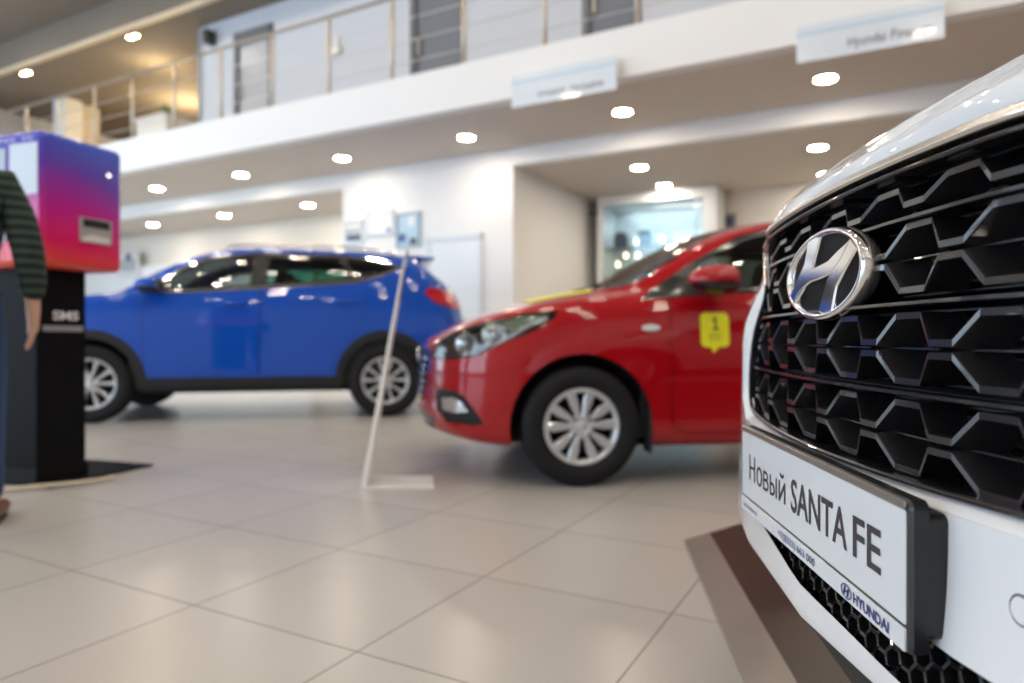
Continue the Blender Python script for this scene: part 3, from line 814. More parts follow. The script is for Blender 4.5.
# ---------------------------------------------------------- white crossover in the foreground
def white_car():
    LIFT = .05
    Wd, Dp, nn, qq = .945, .40, 5, .19
    sp = dict(L=4.77, W=Wd, Df=Dp, nf=nn, q=qq, Dr=.5, nr=2.8, Lf=.75)
    FX = [(.24, .14), (.30, .06), (.375, .030), (.408, -.012), (.440, -.008), (.49, .002), (.55, 0), (.62, .002), (.70, .002), (.79, .008), (.83, .020), (.88, .042), (.95, .044), (.985, .036)]
    fg = pchip([(.4, -.012), (.435, -.008), (.49, .002), (.62, .003), (.70, .003), (.79, .004), (.853, .013), (.90, .016), (.955, .020), (.97, .024)])
    fo = pchip([(.66, 0), (.70, .001), (.767, .007), (.81, .015), (.87, .020), (.95, .018), (1, .018)])
    fx = pchip(FX)
    def row(z, w, xr=0.): return (z, w, fx(z[0][1]), xr)
    sp['rows'] = [
        ([(0, .25)], [(0, 0)], .2, .2),
        row([(0, .27), (.7, .28), (4., .28), (4.77, .40)], [(0, .86)], .15),
        row([(0, .335), (.5, .33), (1, .32), (4.77, .45)], [(0, .94)], .06),
        row([(0, .385), (.5, .40), (1, .38), (4.77, .50)], [(0, .97)], .03),
        row([(0, .398), (.5, .43), (1, .46), (4.77, .55)], [(0, .98)], .02),
        row([(0, .435), (.5, .48), (1, .54), (4.77, .62)], [(0, .985)], .02),
        row([(0, .55), (.5, .60), (1, .64), (4.77, .70)], [(0, 1.)], .02),
        row([(0, .68), (.5, .72), (1, .76), (4.77, .80)], [(0, 1.)], .03),
        row([(0, .79), (.5, .84), (1, .87), (4.77, .92)], [(0, .995)], .04),
        row([(0, .88), (.5, .95), (1., 1.0), (4.77, 1.08)], [(0, .98)], .08),
        row([(0, .962), (.04, .955), (.12, .965), (.4, 1.02), (1.2, 1.10), (2., 1.14), (3.5, 1.19), (4.2, 1.2), (4.77, 1.15)], [(0, .93), (.5, .94), (1.2, .94), (4.77, .9)], .16),
        ([(0, .983), (.03, .992), (.07, 1.005), (.15, 1.034), (.4, 1.07), (.9, 1.13), (1.25, 1.17), (1.6, 1.30), (2., 1.42), (3.5, 1.46), (4.2, 1.45), (4.77, 1.35)], [(0, .78), (1.1, .82), (1.6, .86), (4.77, .8)], .038, .28),
        ([(0, .984), (.03, 1.000), (.07, 1.026), (.15, 1.052), (.4, 1.09), (.9, 1.145), (1.15, 1.19), (1.6, 1.45), (2., 1.60), (2.5, 1.655), (3.5, 1.645), (4.3, 1.57), (4.77, 1.5)], [(0, .6), (1.05, .72), (1.6, .76), (2.2, .72), (4.77, .64)], .038, .42),
        ([(0, .985), (.03, 1.006), (.07, 1.037), (.15, 1.064), (.4, 1.10), (.9, 1.155), (1.1, 1.20), (1.6, 1.50), (2., 1.64), (2.5, 1.695), (3.5, 1.69), (4.3, 1.62), (4.77, 1.56)], [(0, .3), (1.1, .45), (4.77, .4)], .038, .46),
        ([(0, .985), (.03, 1.007), (.07, 1.040), (.15, 1.067), (.4, 1.104), (.9, 1.16), (1.08, 1.20), (1.6, 1.52), (2., 1.655), (2.5, 1.705), (3.5, 1.70), (4.3, 1.63), (4.77, 1.57)], [(0, 0)], .038, .46)]
    def cls(t, v, sd):
        if v > 10.0 and t < 1.05: return 'hood'
        if v > 12.3 and 1.12 <= t < 2.0: return 'windshield'
        if v > 12.3 and 1.05 <= t < 1.12: return 'cowl'
        if t > 4.45 and 10.2 < v < 12.5: return 'rear_window'
        return 'body'
    sp['cls'] = cls
    b = CarBody(sp)
    root = empty('car', (0, 0, 0), 0, 'white crossover car in the foreground with a black faceted grille and an advertising number plate', 'car')
    paint = mat('paint_white', (.68, .71, .76), .25, 0, coat=1., noise=(3, .01))
    GB = mat('grille_black', (.011, .0105, .012), .26, 0, coat=.6)
    XS = lambda y, z: plan_x(y, Wd, Dp, nn, qq) + fg(z) + fo(z) * sstep((abs(y) - .30) / .15)      # front surface
    # openings, seen from the front (y, z)
    GR = [(-.455, .66), (-.40, .628), (-.2, .621), (0, .619), (.2, .621), (.40, .628), (.455, .66), (.472, .74), (.468, .82), (.452, .872), (.478, .90), (.500, .945), (.30, .953), (0, .956),
          (-.30, .953), (-.500, .945), (-.478, .90), (-.452, .872), (-.468, .82), (-.472, .74)]
    INT = [(-.46, .476), (-.42, .493), (0, .494), (.33, .492), (.36, .488), (.30, .481), (.24, .4735), (.175, .4655), (.10, .457), (.04, .450), (-.04, .4445), (-.10, .4415), (-.145, .439), (-.19, .436), (-.25, .4335), (-.32, .4345), (-.38, .442), (-.43, .458)]
    # the body opens wider than the grille: its edge is joined to the rim by a sloping white return
    GO = [(-.485, .652), (-.41, .616), (-.2, .612), (0, .610), (.2, .612), (.41, .616), (.485, .652), (.512, .74), (.510, .82), (.492, .866), (.500, .90), (.508, .950), (.30, .958), (0, .961),
          (-.30, .958), (-.508, .950), (-.500, .90), (-.492, .866), (-.510, .82), (-.512, .74)]
    b.front(GO, 'hole', xmax=.5); b.front(INT, 'hole', xmax=.5)
    b.side([(.3, .2), (.3, .36), (.7, .40), (4.0, .40), (4.0, .2)], 'cladding', ymin=.5, nmin=0)
    b.front([(-.75, .2), (-.75, .43), (-.3, .410), (0, .404), (.3, .414), (.75, .44), (.75, .2)], 'valance', xmax=.6)
    wx, wz = (.93, 3.695), .415
    for x in wx: b.side(circ(x, wz + .01, .48, rad(-15), rad(195), 34), 'cladding', ymin=.3, nmin=0)
    dlo = [(1.42, 1.17), (1.70, 1.36), (2.0, 1.50), (2.5, 1.585), (3.5, 1.58), (4.05, 1.50), (4.15, 1.40), (3.9, 1.27), (3.2, 1.235), (2.2, 1.20)]
    b.side(dlo, 'window_surround')
    b.side([(1.60, 1.20), (1.75, 1.36), (2.02, 1.475), (2.45, 1.555), (2.45, 1.235)], 'front_window')
    b.side([(2.55, 1.24), (2.55, 1.56), (3.4, 1.555), (3.42, 1.27)], 'rear_door_window')
    b.side([(3.5, 1.275), (3.48, 1.55), (4.0, 1.475), (4.08, 1.40), (3.9, 1.30)], 'quarter_window')
    for nm, pl in (('front_door', [(1.42, 1.15), (1.40, .9), (1.42, .45), (2.48, .45), (2.50, .9), (2.50, 1.195)]),
                   ('rear_door', [(2.51, 1.195), (2.51, .9), (2.49, .45), (3.15, .45), (3.30, .75), (3.45, 1.0), (3.45, 1.225)])):
        b.side(grow(pl, .005), 'door_seam', only=('body',)); b.side(pl, nm, only=(('door_seam', -1), ('door_seam', 1), 'body'))
    b.side([(.18, .56), (.22, .74), (.42, .77), (.44, .60)], 'headlight', ymin=.5, nmin=0)
    b.side([(.10, .915), (.16, .945), (.62, 1.0), (.58, .975)], 'running_light', ymin=.5, nmin=0)
    b.side([(4.1, 1.0), (4.1, 1.13), (4.8, 1.12), (4.8, .98)], 'tail_light', nmin=0)
    for y in (-.372, .372): b.front(circ(y, .560, .0125, n=20), ('sensor_ring', y), xmax=.4); b.front(circ(y, .560, .0105, n=20), ('sensor', y), xmax=.4)
    for x in wx: b.side(circ(x, wz, .41), 'arch_hole', ymin=.3, nmin=0)
    T = {'body': ('body_shell', paint, None, 0), 'hood': ('hood', paint, None, 0), 'cowl': ('cowl_panel', PLA, None, 0), 'windshield': ('windshield', GLS, None, 0),
         'rear_window': ('rear_window', GLD, None, .002), 'window_surround': ('window_surround', BLK, None, 0), 'front_window': ('front_door_window', GLS, None, .002),
         'rear_door_window': ('rear_door_window', GLD, None, .002), 'quarter_window': ('quarter_window', GLD, None, .002), 'front_door': ('front_door', paint, None, 0),
         'rear_door': ('rear_door', paint, None, 0), 'door_seam': ('door_seam', SEAM, None, -.004), 'cladding': ('lower_cladding', PLA, None, .004),
         'valance': ('lower_valance', PLA, 'dark plastic valance below the white lip', -.004),
         'headlight': ('headlight', mat('headlight_solid', (.6, .65, .7), .1, .6, coat=1), None, .003),
         'running_light': ('running_light', mat('headlight_solid', (.6, .65, .7), .1), None, .003), 'tail_light': ('tail_light', mat('lamp_red', (.5, .004, .006), .1, coat=1), None, .003),
         'sensor_ring': ('parking_sensor_ring', mat('sensor_gap', (.12, .14, .17), .5), None, -.0015), 'sensor': ('parking_sensor', paint, None, .0008)}
    b.emit(root, T, drop=('arch_hole', 'hole'))
    for x in wx:
        for sd in (-1, 1): arch_liner(root, x, wz, .41, .88, sd, .36, .27)
    und = MB(); und.box(.6, 4.2, -.5, .5, .24, .34); und.build('underbody', DARKT, root)
    add_wheels(root, [(x, y) for x in wx for y in (-.82, .82)], .365, .235, .235, 'alloy', SIL, LIFT)
    cabin(root, b, 1.3, 4.1, .40, 10, DARKT, ((2.0, (-.4, .4)), (2.9, (-.4, 0, .4))), 1.75)
    for sd in (-1, 1): mirror_housing(root, b, 1.6, 1.18, sd, paint, 1.15)

    def P(y, z, d=0.): return Vector((XS(y, z) + d + .012, y, z))
    # bezel: chrome along the top and down both shoulders, gloss black below
    def bezel(poly2, w, out_, dep, name, m, closed=False, label=None):
        mb = MB(); n = len(poly2); rings = []
        for i in range(n):
            a = Vector(poly2[i - 1 if (closed or i > 0) else 0]); c = Vector(poly2[(i + 1) % n if (closed or i < n - 1) else i])
            d = (c - a).normalized(); nx = Vector((-d.y, d.x)); p = Vector(poly2[i])
            prof = [(0, dep), (0, -out_ * .3), (w * .25, -out_), (w * .75, -out_), (w, -out_ * .3), (w, dep)]
            rings.append([P(*(p + nx * q)[:2], dd) for q, dd in prof])
        v = [q for r in rings for q in r]; k = 6; f = []
        for i in range(n if closed else n - 1):
            j = (i + 1) % n
            for q in range(k - 1): f.append((i * k + q, j * k + q, j * k + q + 1, i * k + q + 1))
        mb.smooth = False; mb.add(v, f)
        o = mb.build(name, m, root, .0012)
        if label: o['label'] = label
        return o
    dens = lambda pts, n=6: [(p.x, p.y) for p in spline([(a, c, 0) for a, c in pts], n)]
    top_in = [(-.500, .945), (-.40, .9495), (-.30, .9525), (-.15, .955), (0, .956), (.15, .955), (.30, .9525), (.40, .9495), (.500, .945)]
    shoulder_r = [(.505, .943), (.492, .92), (.478, .897), (.455, .872)]
    ch = mat('satin_chrome', (.70, .665, .62), .24, .9)
    rt = MB(); n = len(GO); ri = MB()
    DG = lambda pts: [(p.x, p.y) for p in spline([(a_, c_, 0) for a_, c_ in pts], 5, True)]
    def sub_(poly, k_=6): return [(poly[i_][0] + (poly[(i_ + 1) % len(poly)][0] - poly[i_][0]) * q_ / k_, poly[i_][1] + (poly[(i_ + 1) % len(poly)][1] - poly[i_][1]) * q_ / k_) for i_ in range(len(poly)) for q_ in range(k_)]
    go = sub_(GO); gi = sub_(GR); n = len(go)
    vo = [Vector((b.surf_x(y, z) + .0005, y, z)) for y, z in go]; vi = [P(y, z, .004) for y, z in gi]
    vm_ = [a_.lerp(c_, .5) + Vector((-.002, 0, 0)) for a_, c_ in zip(vo, vi)]
    rt.smooth = True
    for q0, q1 in ((0, 66), (90, 120)):
        ks = [k % n for k in range(q0, q1 + 1)]; m_ = len(ks)
        rt.add([vo[k] for k in ks] + [vm_[k] for k in ks] + [vi[k] for k in ks], [(i, i + 1, m_ + i + 1, m_ + i) for i in range(m_ - 1)] + [(m_ + i, m_ + i + 1, 2 * m_ + i + 1, 2 * m_ + i) for i in range(m_ - 1)])
    rt.build('grille_surround', paint, root)
    bezel(dens(top_in, 5), .0135, .006, .03, 'grille_chrome_trim', ch, label='chrome strip along the top of the grille')
    bezel(list(reversed(dens(shoulder_r, 4))), -.012, .004, .03, 'grille_chrome_trim', ch)
    bezel([(-y, z) for y, z in reversed(dens(shoulder_r, 4))], .012, .004, .03, 'grille_chrome_trim', ch)
    side_l = [(.455, .872), (.468, .82), (.472, .74), (.455, .66), (.43, .636), (.40, .628), (.3, .6235), (.2, .621), (.1, .6195), (0, .619)]
    rim = dens(side_l + [(-y, z) for y, z in reversed(side_l[:-1])], 4)
    bezel(rim, -.007, .004, .06, 'grille_rim', GB)
    bezel(list(reversed([(y, z - .006) for y, z in dens(top_in, 5)])), .006, .004, .07, 'grille_rim', GB)
    # inner shroud walls from the opening back to the core
    sh = MB(); n = len(GR); G2 = [(y * .985, z) for y, z in GR]
    sh.add([P(y, z, .01) for y, z in GR] + [P(y * .97, z, .13) for y, z in GR], [(i, (i + 1) % n, n + (i + 1) % n, n + i) for i in range(n)])
    sh.build('grille_shroud', mat('shroud_black', (.004, .004, .005), .6, spec=.15), root)
    bk = MB(); N = 24; v = []
    for i in range(N + 1):
        y = -.5 + i / N; v += [P(y, .60, .135), P(y, .97, .135)]
    bk.add(v, [(2 * i, 2 * i + 2, 2 * i + 3, 2 * i + 1) for i in range(N)]); bk.build('radiator_core', mat('shroud_black', (.004, .004, .005), .6, spec=.15), root)
    fin = MB(); z = .63
    while z < .95:
        v = []
        for i in range(N + 1):
            y = -.46 + .92 * i / N; v += [P(y, z, .062), P(y, z + .0022, .062), P(y, z + .0045, .085), P(y, z + .0005, .085)]
        f = []
        for i in range(N):
            for q in range(4): f.append((4 * i + q, 4 * i + 4 + q, 4 * i + 4 + (q + 1) % 4, 4 * i + (q + 1) % 4))
        fin.add(v, f); z += .0098
    fin.build('radiator_fins', mat('fin_black', (.05, .052, .055), .4), root)

    # faceted lattice
    def inside_gr(y, z):
        ins = False
        for i in range(len(GR)):
            (xa, ya), (xb, yb) = GR[i - 1], GR[i]
            if (ya > z) != (yb > z) and y < (xb - xa) * (z - ya) / (yb - ya) + xa: ins = not ins
        return ins
    REC = .004
    def strip(path, hw, d_of, depth, inner=0):
        """solid ribbon along path of (y, z): front face hw*2 tall, walls going back, narrowing behind"""
        m = len(path); rings = []
        for i in range(m):
            p = Vector(path[i][:2]); a = Vector(path[max(0, i - 1)][:2]); c = Vector(path[min(m - 1, i + 1)][:2])
            d1 = (p - a).normalized() if i else (c - p).normalized(); d2 = (c - p).normalized() if i < m - 1 else d1
            n1 = Vector((-d1.y, d1.x)); n2 = Vector((-d2.y, d2.x)); q = (n1 + n2).normalized(); k = hw / max(.5, q.dot(n1))
            dd = d_of(path[i])
            u_ = Vector((0, 1)) if inner else q; ku = hw if inner else k
            a_, b_ = p + u_ * ku * .8, p - u_ * ku * .8; a2, b2 = p + u_ * ku, p - u_ * ku
            a3, b3 = p + q * (k * .5 if inner >= 0 else k + .0085), p - q * (k * .5 if inner <= 0 else k + .0085)
            rings.append([P(a_.x, a_.y, dd), P(a2.x, a2.y, dd + .0018), P(a3.x, a3.y, dd + depth), P(b3.x, b3.y, dd + depth), P(b2.x, b2.y, dd + .0018), P(b_.x, b_.y, dd)])
        v = [q for r in rings for q in r]; f = []
        for i in range(m - 1):
            for q in range(6): f.append((6 * i + q, 6 * i + 6 + q, 6 * i + 6 + (q + 1) % 6, 6 * i + (q + 1) % 6))
        f.append(tuple(range(6))); f.append(tuple(reversed(range(6 * m - 6, 6 * m))))
        mb = MB(); mb.add(v, f)
        return mb
    PER = .126
    def zigzag(zc, up, fh, y0, y1, ph=0.):
        """connector bars at multiples of PER, raised flats between"""
        s = 1 if up else -1; pts = []
        k0 = int(math.floor(y0 / PER)) - 1; k1 = int(math.ceil(y1 / PER)) + 1
        for k in range(k0, k1 + 1):
            c = (k + ph) * PER
            for y, z, r in ((c - .017, zc + s * .0062, 0), (c + .017, zc + s * .0062, 0), (c + .0415, zc + s * fh, 1), (c + PER - .0415, zc + s * fh, 1)):
                pts.append((y, z, r))
        out = []; run = []
        for i in range(len(pts)):
            p = pts[i]
            if y0 <= p[0] <= y1 and inside_gr(p[0] * 1.01, max(.623, min(.952, p[1]))): run.append(p)
            else:
                if run:
                    # extend to the edge
                    q = p; a = run[-1]; t = 0
                    for t_ in range(1, 11):
                        yy = a[0] + (q[0] - a[0]) * t_ / 10; zz = a[1] + (q[1] - a[1]) * t_ / 10
                        if not (y0 <= yy <= y1 and inside_gr(yy, max(.623, min(.952, zz)))): break
                        t = t_ / 10
                    if t > 0: run.append((a[0] + (q[0] - a[0]) * t, a[1] + (q[1] - a[1]) * t, q[2]))
                    if len(run) > 1: out.append(run)
                run = []
                if i + 1 < len(pts):
                    q = pts[i + 1]
                    if y0 <= q[0] <= y1 and inside_gr(q[0] * 1.01, max(.623, min(.952, q[1]))):
                        t = 0
                        for t_ in range(1, 11):
                            yy = q[0] + (p[0] - q[0]) * t_ / 10; zz = q[1] + (p[1] - q[1]) * t_ / 10
                            if not (y0 <= yy <= y1 and inside_gr(yy, max(.623, min(.952, zz)))): break
                            t = t_ / 10
                        if t > 0: run.append((q[0] + (p[0] - q[0]) * t, q[1] + (p[1] - q[1]) * t, p[2]))
        if len(run) > 1: out.append(run)
        return out
    dof = lambda p: REC + .007 * p[2]
    rows_ = [(.758, .034, (True, False)), (.667, .034, (True, False)), (.853, .034, (True, False)), (.903, .026, (True,))]
    for zc, fh, ups in rows_:
        for up in ups:
            spans = [(-.49, .49)] if zc != .853 else [(-.49, -.108), (.108, .49)]
            for y0, y1 in spans:
                for run in zigzag(zc, up, fh, y0, y1, .5 if zc == .903 else 0):
                    strip(run, .0041, dof, .042, 1 if up else -1).build('grille_lattice', GB, root)
    # small upper caps above the top row
    for k in range(-4, 4):
        c = (k + .0) * PER
        if abs(c) < .44: strip([(c - .018, .9425, 0), (c + .018, .9425, 0)], .0028, lambda p: REC + .004, .04).build('grille_lattice', GB, root)
    # long slim bars between rows and through the cells
    for z, dd, hw, segs in ((.8945, REC - .001, .0022, [(-.47, .46 + .01)]), (.8045, REC - .001, .0022, [(-.465, .465)]), (.7125, REC - .001, .0022, [(-.465, .465)]),
                            (.758, REC + .016, .0012, [(-.47, .47)]), (.667, REC + .016, .0012, [(-.46, .46)]), (.853, REC + .016, .0012, [(-.46, -.11), (.11, .46)])):
        for y0, y1 in segs:
            n = 30; strip([(y0 + (y1 - y0) * i / n, z) for i in range(n + 1)], hw, lambda p: dd, .03 if hw > .002 else .006).build('grille_bar', GB, root)
    # ------------------------------------------------ emblem
    em_y, em_z = .006, .852; tilt = rad(3)
    EX = .022
    ME = Matrix.Translation((EX, em_y, em_z)) @ Matrix(((0, 0, -1, 0), (-1, 0, 0, 0), (0, 1, 0, 0), (0, 0, 0, 1)))   # x right (-y), y up, z out (-x)
    ME = ME @ Matrix.Rotation(-tilt, 4, 'X')
    A, Bq = .129, .0605
    pod = MB(); EL = lambda s_, h: [((A * s_) * math.cos(2 * PI * k / 56), (Bq * s_) * math.sin(2 * PI * k / 56), h) for k in range(56)]
    def ell(mb, prof):
        v = []; 
        for sa, h in prof:
            v += [ME @ Vector((sa[0] * math.cos(2 * PI * k / 64), sa[1] * math.sin(2 * PI * k / 64), h)) for k in range(64)]
        mb.smooth = True
        mb.add(v, [(i * 64 + k, i * 64 + (k + 1) % 64, (i + 1) * 64 + (k + 1) % 64, (i + 1) * 64 + k) for i in range(len(prof) - 1) for k in range(64)])
        mb.smooth = False
    ell(pod, [((A - .002, Bq - .002), -.002), ((A, Bq), -.006), ((A - .001, Bq - .001), -.018), ((A - .006, Bq - .006), -.019)])
    pod.build('emblem_side', mat('satin_chrome', (.60, .575, .54), .16, 1), root)
    pk = MB(); ell(pk, [((A - .004, Bq - .004), -.018), ((A - .012, Bq - .010), -.06)]); pk.build('emblem_pod', mat('emblem_black', (.004, .004, .006), .5, spec=.1), root)
    dk = MB(); ell(dk, [((A - .011, Bq - .0085), -.004), ((.0005, .0005), -.004)]); dk.build('emblem_backing', mat('emblem_black', (.004, .004, .006), .5, spec=.1), root)
    CHB = mat('emblem_chrome', (.86, .86, .88), .09, 1)
    em = MB(); ell(em, [((A, Bq), -.004), ((A - .001, Bq - .001), .001), ((A - .004, Bq - .0035), .0035), ((A - .0105, Bq - .0075), .0035), ((A - .0135, Bq - .0098), .0), ((A - .014, Bq - .0102), -.005)])
    Q = lambda pts: [(x * A, y * Bq) for x, y in pts]
    em.prism(Q([(-.86, -.36), (-.70, -.60), (-.44, -.30), (-.20, .15), (-.02, .82), (-.16, .88), (-.36, .84), (-.44, .34), (-.64, -.02)]), -.004, .004, ME, .0022)
    em.prism(Q([(.86, .36), (.70, .60), (.44, .30), (.20, -.15), (.02, -.82), (.16, -.88), (.36, -.84), (.44, -.34), (.64, .02)]), -.004, .004, ME, .0022)
    em.prism(Q([(-.72, -.56), (-.48, -.26), (-.22, -.13), (.05, -.10), (.3, -.04), (.52, .2), (.72, .56), (.45, .42), (.22, .26), (-.05, .20), (-.3, .16), (-.52, .0)]), -.004, .0046, ME, .0018)
    em.build('emblem', CHB, root)['label'] = 'chrome oval emblem with a slanted letter'
    # ------------------------------------------------ number plate: holder, frame, sheet, lettering
    ang = math.atan2(0, 1)
    px = -.0140; PY = -.018
    z0, z1, hw_ = .486, .6215, .2665
    MP = Matrix.Translation((px, PY, 0)) @ Matrix(((0, 0, -1, 0), (-1, 0, 0, 0), (0, 1, 0, 0), (0, 0, 0, 1)))
    rr_ = lambda x0, x1, y0, y1, r: [(cx + r * math.cos(a0 + PI / 2 * k / 4), cy + r * math.sin(a0 + PI / 2 * k / 4)) for cx, cy, a0 in ((x1 - r, y1 - r, 0), (x0 + r, y1 - r, PI / 2), (x0 + r, y0 + r, PI), (x1 - r, y0 + r, 1.5 * PI)) for k in range(5)]
    hold = MB()
    # bracket follows the bumper, thick at the sides
    hold.prism(rr_(-.262, .262, .502, .612, .006), -.012, -.042, MP)
    hold.prism(rr_(-.2725, .2725, .499, .612, .008), -.012, -.038, MP)
    plb = mat('plate_black', (.012, .013, .015), .35, coat=.2)
    hold.build('plate_bracket', plb, root, .003)
    fr = MB(); fr.prism(rr_(-hw_ - .006, hw_ + .006, z0 - .001, z1 + .002, .008), -.016, .0, MP, .003); fr.build('plate_frame', plb, root)
    tb = MB(); tb.prism(rr_(-hw_, hw_, z1 - .0065, z1 + .0015, .002), .0, .0025, MP, .001); tb.build('plate_frame_lip', mat('frame_lip', (.16, .14, .125), .3, .2, coat=.4), root)
    ps = MB(); ps.prism(rr_(-hw_ + .001, hw_ - .001, z0 + .0245, z1 - .0075, .003), -.002, .0012, MP, .0006)
    wht = mat('plate_white', (.60, .64, .69), .3, coat=.4)
    ps.build('plate_sheet', wht, root)['label'] = 'white plate sheet lettered with the model name'
    st_ = MB(); st_.prism(rr_(-hw_ + .001, hw_ - .001, z0 + .0005, z0 + .0215, .002), -.002, .0022, MP, .0006); st_.build('plate_strip', wht, root)
    U = lambda t: -(t - .0) - PY - .02 + 0.0                       # plate-centred right coordinate from the t coordinate
    ink = mat('ink_plate', (.035, .03, .04), .5)
    c_ = lambda t0, t1: (-(t0 + t1) / 2 - .002, abs(t0 - t1))
    items = []
    for body, t0, t1, h, z, bo in (('SANTA', .029, -.1455, .0425, .5405, .014), ('FE', -.160, -.222, .0425, .5405, .014)):
        cx, w = c_(t0, t1); items.append((body, w, h, cx, z, bo))
    lettering(items, MP @ Matrix.Translation((0, 0, .0012)), 'plate_lettering', ink, root)
    v, f = new_word(); x0_, x1_ = min(p[0] for p in v), max(p[0] for p in v); wd_ = .222 - .051
    me = bpy.data.meshes.new('plate_lettering'); me.from_pydata([tuple(MP @ Vector((-.224 + (p[0] - x0_) * wd_ / (x1_ - x0_), .5415 + p[1] * .0405, .0018))) for p in v], [], f); put('plate_lettering', me, ink, root)
    inb = mat('ink_blue', (.02, .03, .16), .5)
    items = []
    for body, t0, t1, h, z, bo in (('+7(8332) 663 000', .078, -.056, .0095, .4925, .004), ('автоцентр', .252, .178, .006, .4935, 0), ('HYUNDAI', -.163, -.240, .0105, .4915, .03)):
        cx, w = c_(t0, t1); items.append((body, w, h, cx, z, bo))
    lettering(items, MP @ Matrix.Translation((0, 0, .0022)), 'plate_small_lettering', inb, root)
    # little oval mark on the strip
    lg = MB(); lx = .146 - .002; ly = .4968
    n = 28; v = []
    for s_ in (1, .84): v += [MP @ Vector((lx + .0135 * s_ * math.cos(2 * PI * k / n), ly + .0078 * s_ * math.sin(2 * PI * k / n), .0029)) for k in range(n)]
    lg.add(v, [(k, (k + 1) % n, n + (k + 1) % n, n + k) for k in range(n)])
    for q in ([(-.62, -.5), (-.34, -.72), (-.06, .8), (-.34, .8)], [(.62, .5), (.34, .72), (.06, -.8), (.34, -.8)], [(-.5, -.4), (.4, .1), (.5, .4), (-.4, -.02)]):
        lg.add([MP @ Vector((lx + .0125 * x, ly + .0072 * y, .0030)) for x, y in q], [(0, 1, 2, 3)])
    me = bpy.data.meshes.new('plate_mark'); me.from_pydata(lg.v, [], lg.f); put('plate_mark', me, inb, root)
    # ------------------------------------------------ lower intake honeycomb
    hc = MB(); R_ = .0135; dz = .0105 * 1.0
    def inside(poly, y, z):
        ins = False
        for i in range(len(poly)):
            (xa, ya), (xb, yb) = poly[i - 1], poly[i]
            if (ya > z) != (yb > z) and y < (xb - xa) * (z - ya) / (yb - ya) + xa: ins = not ins
        return ins
    big = grow(INT, .012)
    for r in range(0, 9):
        z = .4230 + r * .0105
        for k in range(-18, 19):
            y = k * .0405 + (.02025 if r % 2 else 0)
            if not inside(big, y, z): continue
            o_ = [(y + R_ * 1.02 * math.cos(PI / 3 * q), z + .0122 * math.sin(PI / 3 * q) * 1.0) for q in range(6)]
            i_ = [(y + R_ * .84 * math.cos(PI / 3 * q), z + .0122 * .80 * math.sin(PI / 3 * q)) for q in range(6)]
            cl = lambda p: (max(-.47, min(.4, p[0])), max(.405, min(.499, p[1])))
            a = [P(*cl(p), .001) for p in o_]; c = [P(*cl(p), -.001) for p in i_]; d = [P(*cl(p), .016) for p in i_]
            hc.add(a + c + d, [(q, (q + 1) % 6, 6 + (q + 1) % 6, 6 + q) for q in range(6)] + [(6 + q, 6 + (q + 1) % 6, 12 + (q + 1) % 6, 12 + q) for q in range(6)])
    hc.build('intake_mesh', GB, root)
    ib = MB(); n = len(INT)
    ib.add([P(y, z, .0) for y, z in INT] + [P(y, z, .09) for y, z in INT], [(i, (i + 1) % n, n + (i + 1) % n, n + i) for i in range(n)] + [tuple(range(n, 2 * n))])
    ib.build('intake_duct', mat('shroud_black', (.004, .004, .005), .6, spec=.15), root)
    a = math.atan2(-.058, .998)
    root.location = (.385, .902, 0); root.rotation_euler = (0, 0, a)
    return root, b
# ================================================================== the hall
TH = math.atan2(378, 690)                     # the building stands turned to the view
ST, CT = math.sin(TH), math.cos(TH)
def R(b, a, z=0): return Vector((b * CT + a * ST, -b * ST + a * CT, z))
RZ = -TH
def ray(u, a):
    """building coordinate b of the sight column u on the plane a"""
    k = (u - 512) / 690; return a * (k * CT - ST) / (CT + k * ST)

def room(name, mb, m, bevel=0, kind='structure'):
    o = mb.build(name, m, None, bevel); o.rotation_euler = (0, 0, RZ); o['kind'] = kind
    return o

